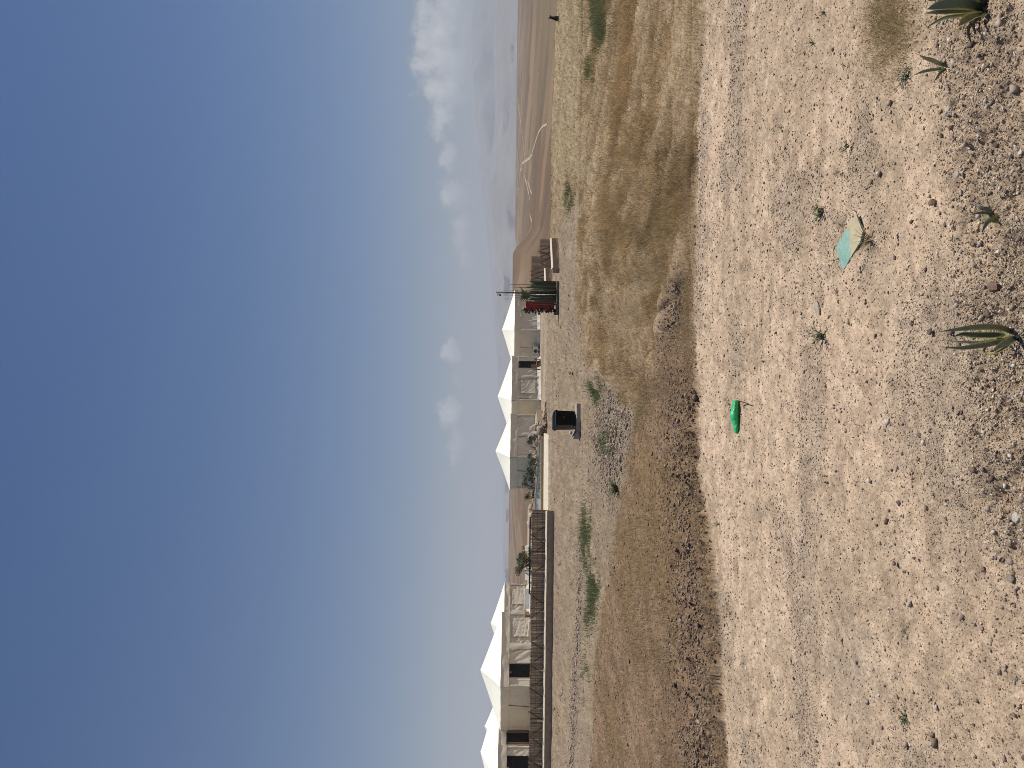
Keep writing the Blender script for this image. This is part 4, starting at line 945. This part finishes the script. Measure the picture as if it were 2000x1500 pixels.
# air conditioners, wooden chair
def aircon(p, th, label):
    p = np.array(p, float); t = thing('air_conditioner', label, 'air conditioner', p, 'air conditioner units outside the tents')
    n_ = np.array([math.sin(th), -math.cos(th), 0]); d_ = np.array([math.cos(th), math.sin(th), 0])
    mb = MB(); mb.box(p+[0, 0, .42], (.82, .32, .56), th); mb.build('casing', M['white'], t, bevel=.02)
    mb = MB(); c = p+n_*.165+d_*-.12+np.array([0, 0, .42]); vs = [c]+[c+(d_*math.cos(k*.3927)+np.array([0, 0, 1])*math.sin(k*.3927))*.22 for k in range(16)]
    mb.add(vs, [(0, k+1, (k+1) % 16+1) for k in range(16)]); mb.build('fan_grille', M['blackmetal'], t)
    for s in (-.3, .3): m2 = MB(); m2.box(p+d_*s+[0, 0, .07], (.08, .34, .14), th); m2.build('foot', M['greywood'], t)
c, a, b = R1; dl = np.array([-math.sin(T40), math.cos(T40)]); dr = np.array([math.cos(T40), math.sin(T40)])
q = c+dl*b*.38-dr*.55; aircon([*q, -1.27], T40-R(72), 'white air conditioner unit on bare ground beside the tent behind the planter')
c, a, b = R3; q = c+dr*a*.36+np.array([math.sin(T40), -math.cos(T40)])*.6; aircon([*q, -.62], T40-R(10), 'white air conditioner unit among shrubs by the pool side tent')
def chair():
    c, a, b = R2; n_ = np.array([math.sin(T40), -math.cos(T40)]); q = c+dr*a*.63+n_*1.2; p = np.array([*q, -1.21])
    t = thing('wooden_chair', 'brown wooden slatted armchair outside the dark tent door', 'chair', p); th = T40
    X3 = np.array([*dr, 0]); N3 = np.array([*n_, 0])
    def bx(name, cx, cn, cz, sx_, sn, sz, m='wood'):
        mb = MB(); mb.box(p+X3*cx+N3*cn+[0, 0, cz], (sx_, sn, sz), th); return mb.build(name, M[m], t, bevel=.008)
    bx('seat', 0, 0, .40, .80, .66, .08)
    for k in range(4): bx('back_slat', 0, -.33+.02*k*-1, .50+.12*k, .78, .03, .09)
    for s in (-1, 1):
        bx('armrest', s*.40, .02, .62, .08, .70, .05); bx('leg', s*.38, .30, .19, .07, .07, .36); bx('leg', s*.38, -.30, .19, .07, .07, .36); bx('arm_post', s*.40, .31, .52, .06, .06, .15)
chair()

# ------------------------------------------------------------------ bin on the slab
def bin_():
    p = G(1134, 822); Yb = p[1]; print('bin at', p); gz = p[2]
    xl, xr_ = P(1130, 858, Yb)[0], P(1130, 788, Yb)[0]
    mb = MB(); zt = gz+.17
    top = [(xl+.30, Yb), (xr_, Yb+.02), (xr_-.05, Yb+.85), (xl+.36, Yb+.9)]
    mb.prism(top, gz-.1, zt)
    mb.add([(xl, Yb+.15, gz+.02), (xl+.297, Yb+.003, gz+.02), (xl+.297, Yb+.003, zt-.003), (xl, Yb+.15, zt+.14), (xl+.05, Yb+.85, gz+.02), (xl+.355, Yb+.9, gz+.02), (xl+.355, Yb+.9, zt-.003), (xl+.05, Yb+.85, zt+.14)],
           [(0, 1, 2, 3), (5, 4, 7, 6), (4, 0, 3, 7), (3, 2, 6, 7), (1, 5, 6, 2)])
    tag(mb.build('concrete_slab', M['concrete'], bevel=.02), 'cracked concrete slab with a tilted end carrying the black bin', 'slab')
    cx = (P(1100, 822, Yb)[0]); c = np.array([cx, Yb+.45, zt]); rz = R(20)
    t = thing('wheelie_bin', 'black plastic wheelie bin standing on the concrete slab', 'bin', c)
    def L(x, y, z): return (c[0]+x*math.cos(rz)-y*math.sin(rz), c[1]+x*math.sin(rz)+y*math.cos(rz), c[2]+z)
    hb = .78
    mb = MB(); secs = [(.0, .295, .32), (.10, .30, .33), (hb-.06, .315, .35), (hb-.05, .335, .372), (hb, .335, .372)]; vs = []; fs = []
    for z, a, b in secs: vs += [L(-a, -b, z+.04), L(a, -b, z+.04), L(a, b, z+.04), L(-a, b, z+.04)]
    for k in range(len(secs)-1):
        for q in range(4): fs.append((k*4+q, k*4+(q+1) % 4, k*4+4+(q+1) % 4, k*4+4+q))
    fs += [(3, 2, 1, 0)]; mb.add(vs, fs)
    for s in (-.12, .0, .12):   # moulded ribs on the front
        mb.add([L(s-.012, -.338, .14), L(s+.012, -.338, .14), L(s+.012, -.355, hb-.05), L(s-.012, -.355, hb-.05)], [(0, 1, 2, 3)])
    mb.build('body', M['bin'], t, bevel=.012)
    mb = MB(); a, b = .345, .385; z0 = hb+.042
    mb.add([L(-a, -b, z0), L(a, -b, z0), L(a, b, z0), L(-a, b, z0), L(-a, -b, z0+.03), L(a, -b, z0+.03), L(a, b, z0+.05), L(-a, b, z0+.05), L(-a*.8, -b*.55, z0+.11), L(a*.8, -b*.55, z0+.11), L(a*.8, b*.85, z0+.13), L(-a*.8, b*.85, z0+.13)],
           [(3, 2, 1, 0), (0, 1, 5, 4), (1, 2, 6, 5), (2, 3, 7, 6), (3, 0, 4, 7), (4, 5, 9, 8), (5, 6, 10, 9), (6, 7, 11, 10), (7, 4, 8, 11), (8, 9, 10, 11)]); mb.build('lid', M['bin'], t, bevel=.012)
    mb = MB(); mb.tube([L(-.26, .40, hb+.03), L(.26, .40, hb+.03)], .018, 8); mb.build('handle', M['bin'], t)
    for s in (-1, 1):
        mb = MB(); mb.tube([L(s*.27-.025, .24, .10), L(s*.27+.025, .24, .10)], .10, 16); mb.build('wheel', M['rubber'], t)
    mb = MB(); mb.box(L(.02, -.350, .5), (.09, .01, .03), rz); mb.build('badge', M['greywood'], t)
    stone(1117, 845, 9, (.55, .48, .38), 'pale stone leaning against the slab beside the bin', .9, 1.1, seed=30)
bin_()

# ------------------------------------------------------------------ cactus planter group with red board and camera pole
PY = 47.0; pz = float(H(P(1089, 580, PY)[0], PY)); print('planter ground', pz)
def PP(y, dy=0): v = P(1089, y, PY+dy); return np.array([v[0], v[1], pz])
xl, xr_ = PP(614)[0], PP(549)[0]
mb = MB(); mb.prism([(xl, PY), (xr_, PY), (xr_+.05, PY+1.0), (xl+.05, PY+1.0)], pz-.1, pz+.17)
M['kerb'] = material('dark_kerb', (.13, .11, .09), .95, .3, 6, .5, 20)
tag(mb.build('planter', M['kerb'], bevel=.03), 'long dark low planter kerb holding cacti and the red board', 'planter')
def clump_cactus(y0, y1, n, hmin, hmax, label):
    t = thing('column_cactus', label, 'cactus', PP((y0+y1)/2, .5)+[0, 0, .17])
    for k in range(n):
        y = y0+(y1-y0)*(k+.5)/n+random.uniform(-1, 1); b = PP(y, random.uniform(.12, .75))+[0, 0, .15]; h = random.uniform(hmin, hmax); r0 = random.uniform(.026, .042)
        mb = MB(); mb.cc = tuple(np.array([.085, .11, .05])*random.uniform(.6, 1.5)); lx, ly = random.uniform(-.06, .06), random.uniform(-.06, .06)
        mb.tube([b, b+[lx*.5, ly*.5, h*.5], b+[lx, ly, h*.96], b+[lx, ly, h]], [r0, r0, r0*.8, r0*.25], 7); mb.build('stem', M['agave'], t, smooth=True)
clump_cactus(549, 573, 24, 1.35, 1.95, 'dense clump of dark green column cacti away from the red board')
clump_cactus(580, 596, 11, 1.25, 1.85, 'thin clump of green column cacti partly before the red board')
for k, (y, tx, lean) in enumerate([(556, 996, .0), (561, 996, -.05), (568, 996, .0), (577, 995, .0), (583, 995, .06)]):
    b = PP(y, .85)+[0, 0, .15]; e = P(tx, y+random.uniform(-1, 1), PY+.85); mb = MB(); mb.tube([b, (b+e)/2+[lean, 0, 0], e], [.018, .015, .012], 6)
    tag(mb.build('wooden_stake', M['pole']), ['thin brown stake farthest from the red board', 'thin leaning stake second farthest from the red board', 'thin brown stake next to the camera pole on the cactus clump side', 'thin brown stake next to the camera pole on the red board side', 'thin brown stake nearest the red board and the tent roof'][k], 'stake', 'thin wooden stakes rising from the planter')
# red board
p = PP(599, .55); t = thing('red_board', 'tall narrow dark red board with a pale border in the planter', 'board', p+[0, 0, .17])
x0, x1 = PP(606, .55)[0], PP(589, .55)[0]; zt = P(1027, 597, PY+.55)[2]
mb = MB(); mb.box(((x0+x1)/2, PY+.55, (pz+.25+zt)/2), (x1-x0, .05, zt-pz-.25)); mb.build('panel', M['red'], t)
mb = MB()
for zz in (zt-.32, pz+.45): mb.box(((x0+x1)/2, PY+.521, zz), (x1-x0-.05, .012, .022))
for xx in (x0+.04, x1-.04): mb.box((xx, PY+.521, (zt-.32+pz+.45)/2), (.018, .011, zt-.32-pz-.45))
mb.build('border', M['pink'], t)
for xx in (x0+.06, x1-.06): mb = MB(); mb.box((xx, PY+.58, pz+.35), (.05, .04, .6)); mb.build('post', M['blackmetal'], t)
# dark hedge column with white flowers
p = PP(608, .5); t = thing('climbing_plant', 'dark leafy column with white blossoms beside the red board', 'plant', p+[0, 0, .15])
mb = MB(); mb.cc = (.06, .045, .03); mb.tube([p+[0, 0, .12], p+[.02, 0, 1.0], p+[0, 0, 2.0]], [.03, .025, .01], 6); mb.build('stem', M['vcol'], t)
mb = MB()
for k in range(10): leaf_cloud(mb, p+[random.uniform(-.03, .03), 0, .25+k*.20], (.15, .17, .16), 150, .09, [(.022, .035, .014), (.035, .05, .02), (.05, .065, .03)], 4)
mb.build('foliage', M['leaf'], t)
for k in range(7): mb = MB(); mb.cc = (.75, .73, .68); q = p+np.array([random.uniform(-.15, .1), -.17, random.uniform(.8, 1.35)]); leaf_cloud(mb, q, (.035, .03, .03), 14, .05, [(.7, .68, .63)], 2, .5); mb.build('blossom', M['leaf'], t)
# yucca
p = PP(578, .35); t = thing('yucca', 'dark trunked yucca with broad green leaves in front of the camera pole', 'yucca', p+[0, 0, .17])
zc = P(1036, 577, PY+.35)[2]; mb = MB(); mb.cc = (.018, .015, .012); mb.tube([p+[0, 0, .12], p+[.0, 0, .6], np.array([P(1040, 578, PY+.35)[0], PY+.35, zc])], [.055, .05, .045], 8); mb.build('trunk', M['vcol'], t, smooth=True)
for (tx, ty, dy, w, col) in [(1013, 556, 0, .10, (.22, .27, .20)), (1014, 586, -.1, .13, (.06, .085, .03)), (1017, 576, .1, .15, (.09, .12, .04)), (1018, 568, -.2, .14, (.10, .12, .045)), (1021, 589, .1, .10, (.20, .24, .17)), (1026, 590, -.2, .09, (.06, .08, .03)), (1016, 572, -.3, .14, (.085, .11, .04)), (1013, 592, .2, .05, (.2, .24, .18)), (1030, 590, .1, .07, (.18, .21, .15)), (1027, 566, .2, .10, (.05, .07, .03)), (1015, 580, -.3, .12, (.075, .10, .035))]:
    b = P(1037, 577, PY+.35); e = P(tx, ty, PY+.35+dy); m_ = (b+e)/2+np.array([(e[0]-b[0])*-.12, 0, .06]); pts = spline([b, m_, e], 9); tt = np.linspace(0, 1, 9)
    mb = MB(); leaf_strip(mb, pts, w*np.clip(np.minimum(.4+tt*2, 1)*(1-np.clip((tt-.4)/.6, 0, 1)**1.8), .03, 1), [col]*9, tuple(np.array(col)*1.3), .2); mb.build('leaf', M['agave'], t, smooth=True)
# camera pole
b = PP(574, .7); top = P(969, 571, PY+.7)
t = thing('camera_pole', 'tall slim black pole carrying a small white camera', 'pole', b+[0, 0, .1])
mb = MB(); mb.tube([b, top], .045, 8); mb.build('pole', M['blackmetal'], t, smooth=True)
c = np.array([*P(972, 574.5, PY+.66)]); mb = MB(); mb.box(c, (.18, .12, .13)); mb.box(c+[-.02, 0, -.09], (.10, .10, .06)); cam_o = mb.build('camera', M['white'], t, bevel=.02)
mb = MB(); cc = c+[-.06, -.02, -.16]; 
mb.grid(lambda u, v: (cc[0]+.065*math.sin(v*math.pi)*math.cos(u*6.2832), cc[1]+.065*math.sin(v*math.pi)*math.sin(u*6.2832), cc[2]+.065*math.cos(v*math.pi)), 14, 8); mb.build('lens_dome', M['blackmetal'], cam_o, smooth=True)

# ------------------------------------------------------------------ sitting dog on the far field
def dog():
    p = G(1092, 36); s = 22*p[1]/F; print('dog', p, s); bx, by, bz = p
    # x = facing right, heights in fractions of s
    K = [((-.10, 0, .16), .155), ((-.04, 0, .34), .15), ((.05, 0, .54), .125), ((.07, 0, .68), .085), ((.07, 0, .78), .085), ((.20, 0, .765), .055), ((.28, 0, .75), .045),
         ((.03, .05, .86), .035), ((.02, .055, .97), .015), ((.03, -.05, .86), .035), ((.02, -.055, .97), .015),
         ((.12, .07, .30), .05), ((.13, .07, .05), .04), ((.19, .07, .02), .038), ((.12, -.07, .30), .05), ((.13, -.07, .05), .04), ((.19, -.07, .02), .038),
         ((-.06, .13, .12), .08), ((.07, .14, .03), .042), ((-.06, -.13, .12), .08), ((.07, -.14, .03), .042), ((-.26, 0, .06), .03), ((-.38, .05, .03), .018)]
    E = [(0, 1), (1, 2), (2, 3), (3, 4), (4, 5), (5, 6), (4, 7), (7, 8), (4, 9), (9, 10), (2, 11), (11, 12), (12, 13), (2, 14), (14, 15), (15, 16), (0, 17), (17, 18), (0, 19), (19, 20), (0, 21), (21, 22)]
    me = bpy.data.meshes.new('dog'); me.from_pydata([tuple(c*s for c in k[0]) for k in K], E, []); o = bpy.data.objects.new('dog', me); COL.objects.link(o); o.location = (bx, by, bz)
    sk = o.modifiers.new('skin', 'SKIN'); sl = me.skin_vertices[0].data if len(me.skin_vertices) else None
    if sl:
        for k, v in enumerate(K): sl[k].radius = (v[1]*s, v[1]*s)
        sl[0].use_root = True
    ss = o.modifiers.new('sub', 'SUBSURF'); ss.levels = ss.render_levels = 2; me.materials.append(M['dog'])
    tag(o, 'dark dog sitting upright at the far edge of the straw field', 'dog')
dog()

# ------------------------------------------------------------------ light, sky, haze
SUN = np.array([.37, .20, .90]); SUN /= np.linalg.norm(SUN); EL = math.asin(SUN[2]); AZ = math.atan2(SUN[0], SUN[1])
ld = bpy.data.lights.new('sun', 'SUN'); ld.energy = 4.9; ld.angle = R(.53); ld.color = (1, .955, .88)
lo = bpy.data.objects.new('sun', ld); COL.objects.link(lo); lo.rotation_euler = Vector(SUN).to_track_quat('Z', 'Y').to_euler(); lo.location = (20, 10, 60)
w = bpy.data.worlds.new('World'); scene.world = w; w.use_nodes = True; nt = w.node_tree; bg = nt.nodes['Background']
sky = nt.nodes.new('ShaderNodeTexSky'); sky.sky_type = 'NISHITA'; sky.sun_disc = False; sky.sun_elevation = EL; sky.sun_rotation = AZ
sky.altitude = 300; sky.air_density = 1.0; sky.dust_density = .5; sky.ozone_density = 3.0
bg.inputs['Strength'].default_value = .062
tc = nt.nodes.new('ShaderNodeTexCoord'); sep = nt.nodes.new('ShaderNodeSeparateXYZ'); lnk(nt, tc.outputs['Generated'], sep.inputs[0])
def mth(op, a, b=None, c=None, clamp=False):
    n_ = nt.nodes.new('ShaderNodeMath'); n_.operation = op; n_.use_clamp = clamp
    for k, v in enumerate((a, b, c)):
        if v is None: continue
        if isinstance(v, (int, float)): n_.inputs[k].default_value = v
        else: lnk(nt, v, n_.inputs[k])
    return n_.outputs[0]
dy = mth('MAXIMUM', sep.outputs['Y'], .05)
cu = mth('DIVIDE', sep.outputs['X'], dy); cv = mth('DIVIDE', sep.outputs['Z'], dy)
comb = nt.nodes.new('ShaderNodeCombineXYZ'); lnk(nt, cu, comb.inputs[0]); lnk(nt, cv, comb.inputs[1])
def noise(scale, detail, rough=.55, dist=0):
    n_ = nt.nodes.new('ShaderNodeTexNoise'); n_.inputs['Scale'].default_value = scale; n_.inputs['Detail'].default_value = detail; n_.inputs['Roughness'].default_value = rough; n_.inputs['Distortion'].default_value = dist
    lnk(nt, comb.outputs[0], n_.inputs['Vector']); return n_.outputs[0]
N1 = noise(34, 9, .60); N2 = noise(14, 5)
wn = nt.nodes.new('ShaderNodeTexNoise'); wn.inputs['Scale'].default_value = 22; wn.inputs['Detail'].default_value = 4; lnk(nt, comb.outputs[0], wn.inputs['Vector'])
ws = nt.nodes.new('ShaderNodeSeparateXYZ'); lnk(nt, wn.outputs['Color'], ws.inputs[0])
cuw = mth('ADD', cu, mth('MULTIPLY', mth('SUBTRACT', ws.outputs[0], .5), .055)); cvw = mth('ADD', cv, mth('MULTIPLY', mth('SUBTRACT', ws.outputs[1], .5), .03))
shape = None
# banks of cumulus: (photo row, photo column, half width, half height, strength)
for (yy, xx_, rw, rh, st) in [(60, 885, 150, 62, .95), (30, 868, 80, 52, 1.0), (120, 860, 45, 50, 1.05), (175, 866, 45, 44, .95), (230, 872, 40, 30, .8), (320, 876, 36, 22, .9), (385, 890, 40, 26, .85), (450, 903, 46, 24, .75), (505, 916, 34, 16, .6), (692, 881, 28, 18, .75), (745, 893, 28, 10, .5), (812, 881, 36, 24, .8), (868, 892, 48, 18, .7), (975, 903, 36, 12, .5), (-120, 860, 90, 50, 1)]:
    u0 = (750-yy)/F; v0 = (1000-lev(xx_, yy))/F
    du = mth('DIVIDE', mth('SUBTRACT', cuw, u0), rw*1.2/F); dv = mth('DIVIDE', mth('SUBTRACT', cvw, v0), rh*1.2/F)
    d2 = mth('ADD', mth('MULTIPLY', du, du), mth('MULTIPLY', dv, dv))
    s_ = mth('MULTIPLY', mth('SUBTRACT', 1.25, d2, clamp=False), st)
    shape = s_ if shape is None else mth('SMOOTH_MAX', shape, s_, .35)
shape = mth('MAXIMUM', shape, -1.0)
dens = mth('ADD', mth('MULTIPLY', shape, .52), mth('ADD', mth('MULTIPLY', mth('SUBTRACT', N1, .5), 1.7), mth('MULTIPLY', mth('SUBTRACT', N2, .5), .5)))
mr = nt.nodes.new('ShaderNodeMapRange'); mr.interpolation_type = 'SMOOTHSTEP'; mr.inputs[1].default_value = .02; mr.inputs[2].default_value = .46; lnk(nt, dens, mr.inputs[0])
fade = nt.nodes.new('ShaderNodeMapRange'); fade.interpolation_type = 'SMOOTHSTEP'; fade.inputs[1].default_value = .028; fade.inputs[2].default_value = .105; lnk(nt, cv, fade.inputs[0])
front = mth('GREATER_THAN', sep.outputs['Y'], .05)
alpha = mth('MULTIPLY', mth('MULTIPLY', mr.outputs[0], fade.outputs[0]), mth('MULTIPLY', front, 1.0))
ccol = nt.nodes.new('ShaderNodeMix'); ccol.data_type = 'RGBA'; ccol.inputs[6].default_value = (6.5, 7.2, 8.0, 1); ccol.inputs[7].default_value = (14, 14.2, 14.2, 1)
b2 = nt.nodes.new('ShaderNodeMapRange'); b2.inputs[1].default_value = .2; b2.inputs[2].default_value = .9; lnk(nt, dens, b2.inputs[0]); lnk(nt, b2.outputs[0], ccol.inputs[0])
mixs = nt.nodes.new('ShaderNodeMix'); mixs.data_type = 'RGBA'; lnk(nt, alpha, mixs.inputs[0]); hs = nt.nodes.new('ShaderNodeHueSaturation'); hs.inputs['Saturation'].default_value = 1.33; lnk(nt, sky.outputs[0], hs.inputs['Color']); vio = nt.nodes.new('ShaderNodeMix'); vio.data_type = 'RGBA'; vio.blend_type = 'MULTIPLY'; vio.inputs[0].default_value = 1; vio.inputs[7].default_value = (1.0, .93, 1.0, 1); lnk(nt, hs.outputs[0], vio.inputs[6]); lnk(nt, vio.outputs[2], mixs.inputs[6]); lnk(nt, ccol.outputs[2], mixs.inputs[7])
lnk(nt, mixs.outputs[2], bg.inputs['Color'])
# air
hm = bpy.data.materials.new('haze_air'); hm.use_nodes = True; hn = hm.node_tree; hn.nodes.remove(hn.nodes['Principled BSDF'])
pv = hn.nodes.new('ShaderNodeVolumePrincipled'); pv.inputs['Color'].default_value = (.72, .79, .88, 1); pv.inputs['Density'].default_value = .00028; pv.inputs['Anisotropy'].default_value = -.12
hn.links.new(pv.outputs[0], hn.nodes['Material Output'].inputs['Volume'])
mb = MB(); mb.box((0, 7000, 135), (36000, 17000, 530)); hz = mb.build('haze', hm); tag(hz, 'pale dusty haze hanging over the plain', 'haze', kind='stuff')

# ------------------------------------------------------------------ camera and output
cd_ = bpy.data.cameras.new('camera'); cam = bpy.data.objects.new('camera', cd_); COL.objects.link(cam); scene.camera = cam
cd_.sensor_fit = 'HORIZONTAL'; cd_.sensor_width = 36; cd_.lens = 36*F/2000; cd_.clip_start = .1; cd_.clip_end = 60000
from mathutils import Matrix
Zc = np.cross(EA, EB)
cam.matrix_world = Matrix(((EA[0], EB[0], Zc[0], 0), (EA[1], EB[1], Zc[1], 0), (EA[2], EB[2], Zc[2], CAMH), (0, 0, 0, 1)))
scene.render.engine = 'CYCLES'
cy = scene.cycles; cy.use_denoising = True; cy.denoiser = 'OPENIMAGEDENOISE'; cy.denoising_prefilter = 'NONE'; cy.denoising_input_passes = 'RGB_ALBEDO_NORMAL'; cy.filter_width = .9; cy.sample_clamp_indirect = 6; cy.max_bounces = 6; cy.diffuse_bounces = 3; cy.volume_bounces = 1; cy.transparent_max_bounces = 8; cy.caustics_reflective = False; cy.caustics_refractive = False
scene.view_settings.view_transform = 'Standard'; scene.view_settings.look = 'None'; scene.view_settings.exposure = 0; scene.view_settings.gamma = 1
